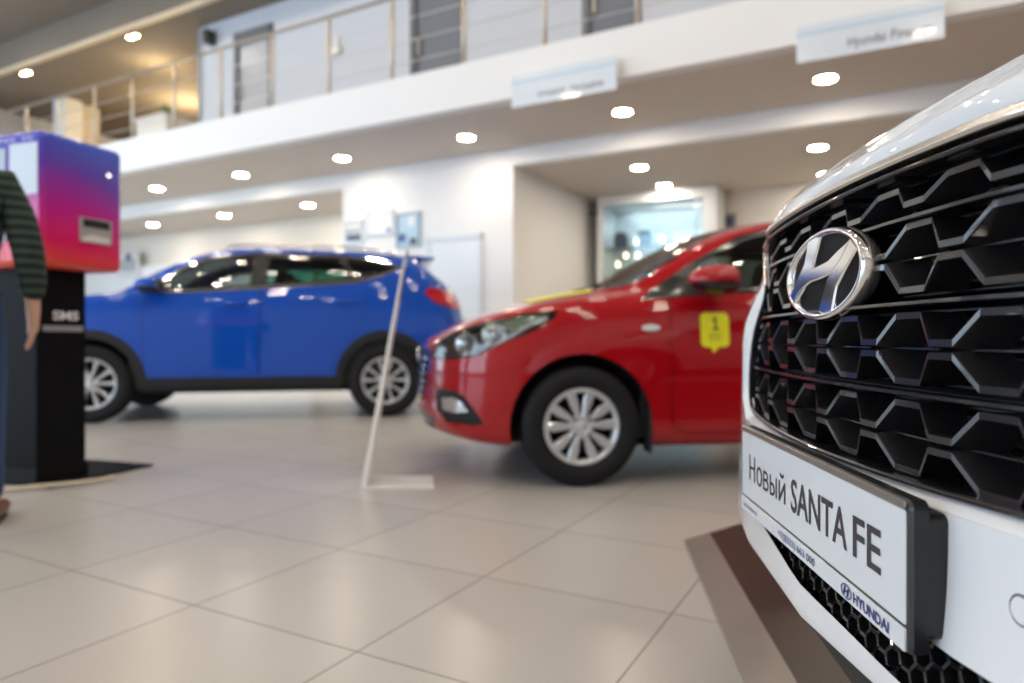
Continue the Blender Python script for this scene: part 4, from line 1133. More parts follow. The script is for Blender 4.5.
def floor_material():
    m = bpy.data.materials.new('floor_tiles'); m.use_nodes = True; nt = m.node_tree; b = nt.nodes['Principled BSDF']; L = nt.links
    tc = nt.nodes.new('ShaderNodeTexCoord'); mp = nt.nodes.new('ShaderNodeMapping'); mp.inputs['Location'].default_value = (.533 + .0, -1.298 + .6 * 3, 0)
    L.new(tc.outputs['Object'], mp.inputs['Vector'])
    br = nt.nodes.new('ShaderNodeTexBrick'); br.offset = 0; br.squash = 1
    br.inputs['Scale'].default_value = 1; br.inputs['Brick Width'].default_value = .61; br.inputs['Row Height'].default_value = .60
    br.inputs['Mortar Size'].default_value = .0024; br.inputs['Mortar Smooth'].default_value = .2; br.inputs['Bias'].default_value = 0
    br.inputs['Color1'].default_value = (.44, .43, .41, 1); br.inputs['Color2'].default_value = (.47, .455, .435, 1); br.inputs['Mortar'].default_value = (.18, .155, .13, 1)
    L.new(mp.outputs[0], br.inputs['Vector'])
    n = nt.nodes.new('ShaderNodeTexNoise'); n.inputs['Scale'].default_value = 1.6; n.inputs['Detail'].default_value = 3; n.inputs['Roughness'].default_value = .62
    L.new(tc.outputs['Object'], n.inputs['Vector'])
    mr = nt.nodes.new('ShaderNodeMapRange'); mr.inputs['From Min'].default_value = .3; mr.inputs['From Max'].default_value = .7; mr.inputs['To Min'].default_value = .985; mr.inputs['To Max'].default_value = 1.015
    L.new(n.outputs['Fac'], mr.inputs['Value'])
    vm = nt.nodes.new('ShaderNodeVectorMath'); vm.operation = 'SCALE'; L.new(br.outputs['Color'], vm.inputs[0]); L.new(mr.outputs[0], vm.inputs['Scale'])
    L.new(vm.outputs[0], b.inputs['Base Color'])
    r2 = nt.nodes.new('ShaderNodeMapRange'); r2.inputs['To Min'].default_value = .27; r2.inputs['To Max'].default_value = .275; L.new(n.outputs['Fac'], r2.inputs['Value'])
    L.new(r2.outputs[0], b.inputs['Roughness']); b.inputs['Specular IOR Level'].default_value = .5
    bp = nt.nodes.new('ShaderNodeBump'); bp.inputs['Strength'].default_value = .25; bp.inputs['Distance'].default_value = .002; bp.invert = True
    L.new(br.outputs['Fac'], bp.inputs['Height']); L.new(bp.outputs[0], b.inputs['Normal'])
    return m

WH = mat('wall_white', (.78, .78, .78), .7, noise=(2, .02))
WARM = mat('wall_beige', (.62, .55, .46), .75, noise=(2, .03))
SOF = mat('soffit_greige', (.60, .545, .49), .7, noise=(1.2, .03))
HALLC = mat('hall_ceiling_brown', (.20, .165, .13), .8, noise=(1, .04))
GREYG = mat('interior_grey', (.17, .18, .21), .6)
STEEL = mat('brushed_steel', (.55, .53, .50), .3, .9, noise=(20, .05))
H1, H2, HM, HC = 3.40, 3.16, 3.91, 6.95
AF, AW, AB, AU = 6.67, 8.43, 11.6, 8.16
bx = lambda *q: MB().box(*q)

def build_hall():
    B0, B1, A0, A1 = -19, 9, -9, 14
    room('floor', bx(B0, B1, A0, A1, -.1, 0), floor_material())
    # hall ceiling, then a lower soffit beyond a light edge line
    room('ceiling', bx(B0, B1, A0, 7.66, HC, HC + .1), HALLC)
    room('ceiling_upper_soffit', bx(B0, B1, 7.66, A1, 6.31, 6.45), HALLC)
    m = MB(); m.box(B0, B1, 7.58, 7.66, 6.31, HC); room('trim_1', m, HALLC)
    m = MB(); m.box(B0, B1, 7.50, 7.60, 6.28, 6.34); room('trim_2', m, mat('edge_beige', (.62, .52, .38), .5))
    for k, a in enumerate((3.2, 5.4)):
        room('trim_%d' % (k + 3), bx(B0, B1, a, a + .05, HC - .06, HC), mat('ceiling_rib', (.27, .23, .19), .7))
    # outer walls
    room('wall_back', bx(B0, B1, A1, A1 + .2, 0, 6.45), WARM)
    room('wall_right', bx(B1, B1 + .2, A0, A1, 0, HC), WH)
    m = MB(); m.box(B0 - .2, B0, A0, A1, 0, .3); m.box(B0 - .2, B0, A0, A1, 5.6, HC); m.box(B0 - .2, B0, 5.5, A1, .3, 5.6)
    m.box(B0 - .2, B0, A0, A0 + .5, .3, 5.6); room('wall_left', m, WH)
    m = MB(); m.box(B0, B1, A0 - .2, A0, 0, .3); m.box(B0, B1, A0 - .2, A0, 5.6, HC); m.box(B0, B0 + .6, A0 - .2, A0, .3, 5.6); m.box(-4, B1, A0 - .2, A0, .3, 5.6)
    room('wall_front', m, WH)
    fm = mat('frame_grey', (.25, .26, .28), .4, .4)
    m = MB()
    for k in range(7): b = B0 + .6 + k * (-4 - B0 - .6) / 6; m.box(b - .05, b + .05, A0 - .15, A0 - .02, .3, 5.6)
    for z in (.3, 2.6, 4.2, 5.55): m.box(B0 + .6, -4, A0 - .15, A0 - .02, z, z + .06)
    room('window_1', m, fm)
    m = MB()
    for k in range(6): a = A0 + .5 + k * (5.5 - A0 - .5) / 5; m.box(B0 - .15, B0 - .02, a - .05, a + .05, .3, 5.6)
    for z in (.3, 2.6, 4.2, 5.55): m.box(B0 - .15, B0 - .02, A0 + .5, 5.5, z, z + .06)
    room('window_2', m, fm)
    # mezzanine: fascia, soffits, slab
    room('wall_mezzanine_fascia', bx(B0, B1, AF, AF + .16, H1, HM), WH)
    room('ceiling_mezzanine_front', bx(B0, B1, AF + .16, AW, H1, H1 + .12), SOF)
    room('ceiling_mezzanine_back', bx(B0, B1, AW + .15, A1, H2, H2 + .12), SOF)
    room('trim_5', bx(B0, B1, AW, AW + .15, H2, H1 + .1), WH)
    room('floor_mezzanine', bx(B0, B1, AF + .16, A1, HM - .14, HM - .02), WARM)
    # white block under the mezzanine (wall with the posters and the door)
    bl, brt = -7.72, -4.60
    room('wall_block', bx(bl, brt, AW, 13.9, 0, H2), WH)
    room('wall_back_right', bx(brt, B1, AB, AB + .15, 0, H2), mat('wall_warm_white', (.72, .67, .60), .7))
    room('wall_back_left', bx(B0, bl, 10.1, 10.25, 0, H2), mat('wall_warm_white', (.72, .67, .60), .7))
    # lower white partition in the left bay
    room('wall_partition_left', bx(B0, -9.9, 9.95, 10.08, 0, 2.42), WH)
    # side face in warm tone (the reveal of the niche)
    room('baseboard_block', bx(bl - .01, brt + .012, AW - .012, AW, 0, .1), STEEL)
    # door in the white block
    b0, b1 = ray(427, AW), ray(483, AW)
    d = MB(); d.box(b0, b1, AW - .03, AW - .0, 0, 2.25)
    d = MB(); d.box(b0, b0 + .07, AW - .04, AW, 0, 2.25); d.box(b1 - .07, b1, AW - .04, AW, 0, 2.25); d.box(b0, b1, AW - .04, AW, 2.18, 2.25)
    fo = room('trim_6', d, mat('door_frame_blue', (.62, .68, .73), .4))
    d = bx(b0 + .07, b1 - .07, AW - .025, AW, 0, 2.18); do = room('door_1', d, mat('door_white_blue', (.70, .75, .79), .4))
    h = MB(); h.box(b0 + .12, b0 + .24, AW - .075, AW - .06, 1.0, 1.02); h.box(b0 + .12, b0 + .14, AW - .075, AW - .02, 1.0, 1.02); h.build('door_handle', STEEL, do)
    # upper storey wall with doors
    ub0 = ray(198, AU)
    holes = [(ray(235, AU), ray(273, AU), 6.0), (ray(411, AU), ray(465, AU), 6.05), (ray(583, AU), ray(641, AU), 6.05)]
    m = MB(); x = ub0
    UP = mat('upper_wall_cool', (.55, .58, .64), .6, noise=(2, .02))
    for h0, h1, zt in holes:
        m.box(x, h0, AU, AU + .15, HM, 6.31); m.box(h0, h1, AU, AU + .15, zt, 6.31); x = h1
    m.box(x, B1, AU, AU + .15, HM, 6.31); m.box(ub0, ub0 + .15, AU, 13.9, HM, 6.31)
    room('wall_upper', m, UP)
    for i, (h0, h1, zt) in enumerate(holes):
        f = MB(); w = .09
        f.box(h0, h0 + w, AU - .03, AU + .1, HM, zt); f.box(h1 - w, h1, AU - .03, AU + .1, HM, zt); f.box(h0, h1, AU - .03, AU + .1, zt - .22 if i == 0 else zt - w, zt)
        room('trim_%d' % (7 + i), f, mat('door_frame_grey', (.14, .15, .17), .4, .3))
        pn = bx(h0 + w, h1 - w, AU + .02, AU + .06, HM, zt - w); po = room('door_%d' % (2 + i), pn, GREYG if i else mat('door_pale', (.42, .43, .46), .25))
        hh = MB(); hh.box(h0 + .14, h0 + .17, AU - .03, AU - .01, HM + .95, HM + 1.2); hh.box(h0 + .14, h0 + .17, AU - .03, AU + .03, HM + .95, HM + .98); hh.build('door_handle', STEEL, po)
    # left part of the upper storey: columns, counter
    YB = mat('wall_yellow_beige', (.55, .41, .24), .7, noise=(2, .04))
    room('wall_upper_back', bx(B0, ub0, 12.9, 13.0, HM, 6.31), YB)
    for k, (u, w, m_) in enumerate(((59, .24, WH), (74, .19, WARM))):
        b = ray(u, 9.0 + .4 * k); room('wall_column_%d' % (k + 1), bx(b - w, b + w, 9.0 + .4 * k, 9.4 + .5 * k, HM, 6.31), m_)
    cb0, cb1 = ray(136, 8.6), ray(166, 8.6)
    ct = MB(); ct.box(cb0, cb1, 8.6, 9.3, HM - .02, HM + 1.22)
    c = ct.build('reception_counter', mat('counter_white', (.78, .76, .73), .4), None, .01); c.rotation_euler = (0, 0, RZ)
    tag(c, 'white boxy counter on the upper floor behind the railing posts', 'counter')
    t2 = MB(); t2.box(cb0 - .05, cb1 + .05, 8.55, 9.35, HM + 1.22, HM + 1.26); t2.build('countertop', mat('counter_white', (.78, .76, .73), .4), c, .005)
    # little plant on the counter
    p = R((cb0 + cb1) / 2, 8.95, HM + 1.26); pt = empty('potted_plant', p, 0, 'small dark green plant on the white upper floor counter', 'plant')
    q = MB(); q.lathe([(0, 0), (.06, 0), (.08, .12), (.07, .12), (.06, .1), (0, .1)], 16); q.build('flower_pot', mat('pot_grey', (.2, .2, .2), .6), pt)
    q = MB()
    for k in range(34):
        a = random.random() * 2 * PI; e = random.uniform(.3, 1.4); l = random.uniform(.15, .3)
        d = Vector((math.cos(a) * math.cos(e), math.sin(a) * math.cos(e), math.sin(e))); s = Vector((-math.sin(a), math.cos(a), 0)) * .025; o = Vector((0, 0, .1))
        q.add([o, o + d * l * .5 + s, o + d * l, o + d * l * .5 - s], [(0, 1, 2, 3)])
    q.build('foliage', mat('leaf_green', (.03, .09, .025), .5), pt)

    # railing along the mezzanine edge
    rb = [AF * v for v in [-.3155 - .178 - .1565 * k for k in range(-2, 14)]]
    rl = empty('balcony_railing', R(0, AF + .08, HM), RZ, 'thin metal railing with slim cables running along the white balcony edge', 'railing')
    def post(b):
        q = MB(); q.tube([(b, 0, 0), (b, 0, 1.0)], .024, 12); q.lathe([(.05, 0), (.05, .012), (.026, .02)], 14, Matrix.Translation((b, 0, 0)))
        q.bar((b, 0, .97), (b, 0, 1.03), .02, .02); q.build('railing_post', mat('post_brass', (.60, .52, .42), .35, .7), rl)
    for b in rb: post(b)
    q = MB(); q.tube([(rb[-1] - .5, 0, 1.04), (8.9, 0, 1.04)], .024, 12); q.build('handrail', mat('handrail_bronze', (.30, .25, .20), .35, .7), rl)
    for z in (.2, .46, .73):
        q = MB(); q.tube([(rb[-1] - .5, 0, z), (8.9, 0, z)], .007, 6); q.build('railing_cable', STEEL, rl)

    # things on the upper wall
    s = bx(-.075, .075, -.08, .08, -.12, .12).build('wall_speaker', BLK, None, .015); s.location = R(ray(214, AU), AU - .10, 6.02); s.rotation_euler = (0, 0, RZ)
    tag(s, 'small black box loudspeaker mounted high on the upper floor wall', 'speaker')
    for z, r_ in ((-.04, .05), (.07, .025)):
        q = MB(); q.lathe([(0, -.02), (r_ * .8, -.005), (r_, .004), (r_ * 1.1, 0)], 20, Matrix.Translation((0, -.08, z)) @ Matrix.Rotation(PI / 2, 4, 'X')); q.build('speaker_cone', DARKT, s)
    s = empty('wall_lamp', R(ray(338, AU), AU, HM + 1.32), RZ, 'small white lamp on the upper floor wall between two railing posts', 'lamp')
    q = MB(); q.box(-.09, .09, -.09, 0, -.05, .05); q.build('lamp_body', mat('lamp_white', (.8, .78, .72), .4), s, .01)
    q = MB(); q.box(-.04, .04, -.05, -.0, .09, .25); q.build('wall_bracket', mat('lamp_white', (.8, .78, .72), .4), s, .01)

    # spotlight at the niche corner
    p = R(ray(589, 11.0) , 11.0, 3.0)
    p = R(brt + .12, 11.2, 0); k = (590 - 512) / 690
    s = empty('security_camera', R(brt, 11.25, 2.93), RZ, 'small dark security camera on the beige niche wall near the glass booth', 'camera')
    q = MB(); q.tube([(0, 0, 0), (.09, 0, 0)], .02, 10); q.build('wall_bracket', BLK, s)
    q = MB(); q.tube([(.09, .08, .015), (.09, -.10, -.02)], .035, 14); q.build('camera_body', BLK, s)

    # posters on the white block
    def poster(u0, u1, v0, v1, name, label, cat, frame, face, plane=AW, art=None):
        a = plane; bb0, bb1 = ray(u0, a), ray(u1, a); k = ((u0 + u1) / 2 - 512) / 690; Y = a / (CT + k * ST)
        zt, zb = .77 + (337 - v0) / 690 * Y, .77 + (337 - v1) / 690 * Y
        w, h = bb1 - bb0, zt - zb
        o = MB(); 
        for q in ((-w / 2, w / 2, -.03, 0, h / 2 - .03, h / 2), (-w / 2, w / 2, -.03, 0, -h / 2, -h / 2 + .03), (-w / 2, -w / 2 + .03, -.03, 0, -h / 2, h / 2), (w / 2 - .03, w / 2, -.03, 0, -h / 2, h / 2)): o.box(*q)
        o = o.build(name, frame); o.location = R((bb0 + bb1) / 2, a, (zt + zb) / 2); o.rotation_euler = (0, 0, RZ); tag(o, label, cat)
        f = MB(); f.box(-w / 2 + .02, w / 2 - .02, -.015, 0, -h / 2 + .02, h / 2 - .02); f.build('poster_sheet', face, o)
        for (x0, x1, y0, y1, m_) in art or ():
            f = MB(); f.box(x0 * w / 2, x1 * w / 2, -.018, -.012, y0 * h / 2, y1 * h / 2); f.build('poster_picture', m_, o)
        return o
    gf = mat('frame_silver', (.6, .62, .65), .35, .5); pg = mat('poster_grey', (.42, .44, .46), .4); pw = mat('poster_white', (.74, .74, .73), .4); pb = mat('poster_blue', (.42, .58, .70), .4)
    dkb = mat('poster_dark', (.05, .06, .10), .4); nv = mat('poster_navy', (.08, .12, .30), .4)
    poster(345, 364, 221, 243, 'wall_poster', 'grey framed poster on the white wall, leftmost of three behind the blue car', 'poster', gf, pg, art=[(-.7, .8, -.9, -.3, dkb), (-.8, .6, .3, .7, pw)])
    poster(367, 394, 211, 235, 'wall_poster', 'white framed poster on the white wall, middle of three behind the blue car', 'poster', gf, pw, art=[(.5, .8, -.9, -.5, nv)])
    poster(397, 421, 213, 247, 'wall_poster', 'pale blue poster with a dark corner, rightmost of three behind the blue car', 'poster', mat('frame_blue', (.3, .4, .5), .4), pb, art=[(-.9, -.2, -.7, -.2, nv), (.0, .5, .2, .8, pw), (.1, .7, -.95, -.5, dkb)])
    poster(119, 140, 253, 276, 'wall_poster', 'pale poster low on the left wall, beside the kiosk', 'poster', gf, pw, plane=9.94, art=[(-.8, .7, -.6, .5, pg), (-.3, .2, .2, .9, dkb)])
    poster(720, 736, 214, 229, 'wall_picture', 'small dark framed picture on the wall right of the glass booth', 'picture', mat('frame_grey', (.25, .26, .28), .4), mat('picture_grey', (.2, .2, .24), .4), plane=AB, art=[(-.5, .6, -.5, .5, dkb)])

    # glass booth
    GA = 10.95; g0, g1 = ray(597, GA), ray(717, GA); zt = 3.15
    bo = empty('glass_booth', R(g0, GA, 0), RZ, 'white framed glass booth with a lit shelf in the niche behind the red car', 'showcase')
    W_ = g1 - g0; wf = mat('booth_white', (.82, .84, .86), .35); D_ = .62
    q = MB(); q.box(0, W_, 0, D_, zt - .17, zt); q.build('booth_header', wf, bo, .01)
    for x0, x1, nm in ((0, .10, 'booth_frame'), (W_ - .22, W_, 'booth_frame')):
        q = MB(); q.box(x0, x1, 0, D_, 0, zt - .17); q.build(nm, wf, bo, .01)
    q = MB(); q.box(0, W_, D_ - .04, D_, 0, zt); q.build('booth_back', mat('booth_back', (.70, .77, .80), .5), bo)
    q = MB(); q.box(0, W_, 0, D_, 0, .1); q.build('booth_base', wf, bo)
    q = MB(); q.box(.10, W_ - .22, .02, .035, .1, zt - .17); q.build('glass_pane', glass('booth_glass', (.86, .93, .95), .12), bo)
    q = MB(); q.box(W_ - .34, W_ - .31, .0, .05, .1, zt - .17); q.box(.10, W_ - .22, .0, .05, zt - .30, zt - .27); q.build('glazing_bar', mat('bar_grey_blue', (.40, .47, .52), .3, .5), bo)
    q = MB(); q.box(.1, W_ - .22, .1, D_ - .05, 2.25, 2.28); q.build('glass_shelf', glass('shelf_glass', (.75, .88, .9), .2), bo)
    for k, (u, v) in enumerate(((617, 243), (637, 242), (662, 240), (626, 256), (638, 256), (618, 265))):
        kk = (u - 512) / 690; a = GA + .3; b = ray(u, a); Y = a / (CT + kk * ST); z = .77 + (337 - v) / 690 * Y
        q = MB(); q.lathe([(0, .0), (.022, .005), (.03, .03), (.022, .055), (0, .06)], 14, Matrix.Translation((b - g0, .3, z - .03)))
        q.lathe([(0, .06), (.012, .06), (.012, .09), (0, .09)], 10, Matrix.Translation((b - g0, .3, z - .03)))
        q2 = MB(); q2.tube([(b - g0, .3, z + .06), (b - g0, .3, zt - .17)], .003, 5); q2.build('lamp_wire', STEEL, bo)
        q.build('booth_lamp', mat('lamp_warm_glow', (.9, .8, .6), .4, emit=(1, .72, .42) if k > 2 else (1, .9, .8), es=7) if k > 2 else mat('lamp_cool_glow', (.9, .9, .9), .4, emit=(1, .92, .82), es=7), bo)
    l = bpy.data.lights.new('booth_fill_light', 'AREA'); l.shape = 'RECTANGLE'; l.size = 1.2; l.size_y = .3; l.energy = 7; l.color = (.9, .97, 1)  # added fill without a fixture, brightens the inside of the booth
    o = bpy.data.objects.new('booth_fill_light', l); COL.objects.link(o); o.location = R((g0 + g1) / 2, GA + .3, 2.95); o.rotation_euler = (0, 0, RZ)
    for k, (u, col, lab) in enumerate(((621, (.02, .05, .08), 'dark navy case on the shelf of the glass booth'), (645, (.05, .30, .48), 'teal blue case on the shelf of the glass booth'))):
        a = GA + .3; b = ray(u, a); q = MB(); q.prism([(-.1, 0), (.1, 0), (.12, .18), (.06, .27), (-.08, .27), (-.12, .16)], -.06, .06, Matrix(((1, 0, 0, 0), (0, 0, 1, 0), (0, 1, 0, 0), (0, 0, 0, 1))), .015)
        o = q.build('display_case', mat('case_%d' % k, col, .4)); o.location = R(b, a, 2.28); o.rotation_euler = (0, 0, RZ); tag(o, lab, 'case')

    # hanging signs
    def sign(u0, u1, v0, v1, text, label, sub):
        a = AF - .12; bb0, bb1 = ray(u0, a), ray(u1, a); k = ((u0 + u1) / 2 - 512) / 690; Y = a / (CT + k * ST)
        w = bb1 - bb0; h = (v1 - v0) / 690 * Y; zc = .77 + (337 - (v0 + v1) / 2) / 690 * Y
        o = empty('hanging_sign', R((bb0 + bb1) / 2, a, zc), RZ, label, 'sign')
        q = MB(); q.box(-w / 2, w / 2, -.012, .012, -h / 2, h / 2); q.build('sign_panel', mat('acrylic_pale', (.70, .76, .82), .12, coat=.6), o, .003)
        q = MB(); q.box(-w / 2, w / 2, -.0135, -.011, h * .22, h * .30); q.build('sign_line', mat('sign_line_blue', (.45, .60, .74), .3), o)
        for x in (-w * .4, w * .4):
            q = MB(); q.tube([(x, .012, h * .3), (x, .125, h * .3)], .01, 8); q.build('standoff', STEEL, o)
        Mt = Matrix(((1, 0, 0, 0), (0, 0, -1, -.0135), (0, 1, 0, 0), (0, 0, 0, 1)))
        w0, w1 = text.split(); tw = sub[0] * w; f0 = len(w0) / (len(text) + .0); f1 = len(w1) / (len(text) + .0)
        lettering([(w0, tw * f0, h * sub[3], sub[1] * w - tw * (.5 - f0 / 2), -h * .30 * sub[2], .004), (w1, tw * f1, h * sub[3], sub[1] * w + tw * (.5 - f1 / 2), -h * .30 * sub[2], .004)], Mt, 'sign_lettering', mat('sign_ink', (.10, .11, .13), .4), o)
    sign(797, 945, 13, 51, 'Hyundai Finance', 'pale blue and white finance sign at the balcony edge, above the white car', (.55, .14, 1, .26))
    sign(512, 617, 66, 99, 'отдел продаж', 'pale sign with faint lettering hanging on the balcony edge, left of the finance sign', (.62, .08, 1, .18))

    # downlights: rows under the mezzanine
    LR = mat('downlight_ring', (.75, .72, .68), .4); LE = mat('downlight_glow', (1, .9, .75), .5, emit=(1, .85, .67), es=140)
    def ring_disc(r):
        a_ = MB(); a_.lathe([(r, .0), (r * 1.18, -.008), (r * 1.3, 0)], 36); d_ = MB(); d_.lathe([(0, -.003), (r, -.003)], 36); return a_.mesh('lamp_trim'), d_.mesh('lamp_glow')
    rm, dm = ring_disc(.10); rm.materials.append(LR); dm.materials.append(LE)
    def down(b, a, z, label, group, rm=rm, dm=dm, m=None, name='downlight'):
        o = empty(name, R(b, a, z - .001), RZ, label, 'light', group)
        put('lamp_trim', rm, None, o); put('lamp_glow', dm, None, o)
    ordn = ['leftmost', 'second from left', 'third from left', 'fourth from left', 'fifth from left', 'rightmost']
    for k in range(6):
        down(-11.4 + 2.165 * k, 7.7, H1, 'round warm downlight in the front row under the balcony, %s of the six' % ordn[k], 'downlights in the front row under the balcony')
    for b, lab in ((-13.75, 'round downlight low in the left bay ceiling, the one nearest the kiosk'), (-11.5, 'round downlight in the left bay ceiling, middle of its three'),
                   (-9.26, 'round downlight in the left bay ceiling, the one nearest the white block')):
        down(b, 9.2, H2, lab, 'downlights in the left bay ceiling')
    for b, a, lab in ((-3.1, 9.4, 'round downlight in the niche ceiling in front of the glass booth'), (-.8, 9.5, 'round downlight in the niche ceiling, directly above the white car hood line'),
                      (-3.13, 10.72, 'round downlight in the niche ceiling right above the glass booth'), (-.82, 11.1, 'round downlight deepest in the niche ceiling beside the white car edge')):
        down(b, a, H2, lab, 'downlights in the niche ceiling')
    # small double spots on the upper soffit edge
    r2, d2 = ring_disc(.05); r2.materials.append(LR); d2.materials.append(mat('spot_glow', (1, .85, .5), .5, emit=(1, .78, .42), es=60))
    for (u, v), lab in (((133, 28), 'bright twin spotlight on the high ceiling edge, right one of the two'), ((66 / 2.56, 178 / 2.56), 'bright twin spotlight on the high ceiling edge, left one of the two')):
        a = 7.8; b = ray(u, a)
        o = empty('twin_spotlight', R(b, a, 6.31 - .001), RZ, lab, 'light')
        for dx in (-.08, .08):
            q = put('lamp_trim', r2, None, o); q.location = (dx, 0, 0); q = put('lamp_glow', d2, None, o); q.location = (dx, 0, 0)
    # rows of spotlights in the rest of the hall ceiling
    r3, d3 = ring_disc(.07); r3.materials.append(LR); d3.materials.append(mat('hall_glow', (1, .9, .75), .5, emit=(1, .87, .72), es=210))
    for a in (-5.5, -3.2, -.9, 1.4, 3.7, 6.0):
        for k in range(9):
            b = -15 + 2.6 * k
            o = empty('twin_spotlight', R(b, a, HC - .001), RZ, 'twin spotlight in the high hall ceiling over the cars', 'light', 'twin spotlights in the hall ceiling')
            for dx in (-.11, .11):
                q = put('lamp_trim', r3, None, o); q.location = (dx, 0, 0); q = put('lamp_glow', d3, None, o); q.location = (dx, 0, 0)

def build_things():
    # platform under the white car
    a = math.atan2(-.058, .998)
    pf = empty('display_platform', (.385, .902, 0), a, 'low black gloss display platform with a brushed metal sloping edge under the white car', 'platform')
    def loc(X, Y):
        d = Vector((X - .385, Y - .902)); return d.x * math.cos(a) + d.y * math.sin(a), -d.x * math.sin(a) + d.y * math.cos(a)
    x0, _ = loc(.508, 1.47); x0b, ye = loc(.645, 2.58)
    sk = (x0b - x0) / (ye - .567)
    X = lambda y, e: x0 + sk * (y - .567) + e
    T = .05; em_ = mat('platform_edge', (.34, .30, .265), .38, .6, noise=(9, .12), bump=(90, .03))
    y0 = -2.6
    OUT = [(X(y0, 0), y0), loc(.645, 2.58), loc(.86, 2.755), (5.4, 1.95)]
    INN = [(X(y0, .098), y0), loc(.725, 2.53), loc(.885, 2.665), (5.4, 1.85)]
    q = MB(); v = [(x, y, 0) for x, y in OUT] + [(x, y, .012) for x, y in OUT] + [(x, y, T) for x, y in INN]
    q.add(v, [(i, i + 1, 5 + i, 4 + i) for i in range(3)] + [(4 + i, 5 + i, 9 + i, 8 + i) for i in range(3)]); q.build('platform_edge', em_, pf)
    q = MB(); v = [(x, y, T - .001) for x, y in INN] + [(5.4, y0, T - .001)]; v += [(x, y, 0) for x, y, z in v]
    q.add(v, [tuple(range(5))] + [(i, (i + 1) % 5, 5 + (i + 1) % 5, 5 + i) for i in range(5)])
    q.build('platform_top', mat('platform_black', (.045, .038, .034), .33), pf)

    # leaning info stand, seen edge-on
    s = empty('info_stand', (0, 0, 0), 0, 'slim white leaning information stand on a flat base in front of the blue car', 'stand')
    def fl(u, v): Y = .77 * 690 / (v - 337); return Vector(((u - 512) / 690 * Y, Y, 0))
    nl, nr, fr_, fl_ = fl(361, 489.5), fl(434, 488.5), fl(433, 478), fl(365, 478)
    wm = mat('stand_white', (.80, .79, .77), .35)
    q = MB(); up = Vector((0, 0, .014)); q.add([nl, nr, fr_, fl_, nl + up, nr + up, fr_ + up, fl_ + up], [(3, 2, 1, 0), (4, 5, 6, 7), (0, 1, 5, 4), (1, 2, 6, 5), (2, 3, 7, 6), (3, 0, 4, 7)])
    q.build('stand_base', wm, s, .003)
    e = (nr - nl).normalized(); dpt = (fl_ - nl)
    t_ = .022; top = Vector((0, 0, 1.165)) + e * .205
    q = MB()
    for (k0, k1, th, zk0, zk1) in ((.0, 1., .022, 0, 1.0),):
        c = [nl + up, nl + up + e * .03, nl + up + e * .03 + dpt, nl + up + dpt]
        tp = [p + top + e * .008 - (e * .012 if i in (1, 2) else Vector()) for i, p in enumerate([nl, nl + e * .022, nl + e * .022 + dpt, nl + dpt])]
        q.add(c + tp, [(3, 2, 1, 0), (4, 5, 6, 7), (0, 1, 5, 4), (1, 2, 6, 5), (2, 3, 7, 6), (3, 0, 4, 7)])
    q.build('stand_panel', wm, s, .003)
    q = MB(); g = lambda f, z: nl + up + e * (.205 * f + .006) + Vector((0, 0, 1.165 * f))
    lo, hi = g(.82, 0) + dpt * .05, g(1.03, 0) + dpt * .05
    q.add([lo + e * .012, lo + e * .024, lo + e * .024 + dpt * .9, lo + e * .012 + dpt * .9, hi + e * .012, hi + e * .020, hi + e * .020 + dpt * .9, hi + e * .012 + dpt * .9],
          [(3, 2, 1, 0), (4, 5, 6, 7), (0, 1, 5, 4), (1, 2, 6, 5), (2, 3, 7, 6), (3, 0, 4, 7)])
    q.build('info_card_holder', glass('acrylic_clear', (.85, .88, .9), .2), s)

    # kiosk
    ang = math.atan2(.95, .31) - PI / 2            # local x to the right is -e2, local y is the depth e1
    k_ = empty('photo_kiosk', (-2.318, 3.40, 0), ang, 'pink and violet box kiosk on a black pillar beside the person', 'kiosk')
    # local axes: x = along (0.95,-0.31), y = along (0.31,0.95)
    gm = bpy.data.materials.new('kiosk_print'); gm.use_nodes = True; nt = gm.node_tree; bb = nt.nodes['Principled BSDF']; L = nt.links
    tc = nt.nodes.new('ShaderNodeTexCoord'); sx = nt.nodes.new('ShaderNodeSeparateXYZ'); L.new(tc.outputs['Object'], sx.inputs[0])
    ns = nt.nodes.new('ShaderNodeTexNoise'); ns.inputs['Scale'].default_value = 1.6; L.new(tc.outputs['Object'], ns.inputs['Vector'])
    ad = nt.nodes.new('ShaderNodeMath'); ad.operation = 'MULTIPLY_ADD'; ad.inputs[1].default_value = .22; L.new(ns.outputs['Fac'], ad.inputs[0]); L.new(sx.outputs['Z'], ad.inputs[2])
    y_ = nt.nodes.new('ShaderNodeMath'); y_.operation = 'MULTIPLY_ADD'; y_.inputs[1].default_value = .16; L.new(sx.outputs['Y'], y_.inputs[0]); L.new(ad.outputs[0], y_.inputs[2])
    mr = nt.nodes.new('ShaderNodeMapRange'); mr.inputs['From Min'].default_value = 1.24; mr.inputs['From Max'].default_value = 1.95; L.new(y_.outputs[0], mr.inputs['Value'])
    cr = nt.nodes.new('ShaderNodeValToRGB'); el = cr.color_ramp.elements
    el[0].position = 0; el[0].color = (.75, .07, .03, 1); el[1].position = 1; el[1].color = (.03, .10, .62, 1)
    for p, c in ((.18, (.74, .006, .12, 1)), (.45, (.50, .004, .27, 1)), (.72, (.10, .035, .45, 1))): x = el.new(p); x.color = c
    L.new(mr.outputs[0], cr.inputs[0]); L.new(cr.outputs[0], bb.inputs['Base Color']); bb.inputs['Roughness'].default_value = .3; bb.inputs['Coat Weight'].default_value = .4; bb.inputs['Specular IOR Level'].default_value = .3
    bw, bd = .62, .476
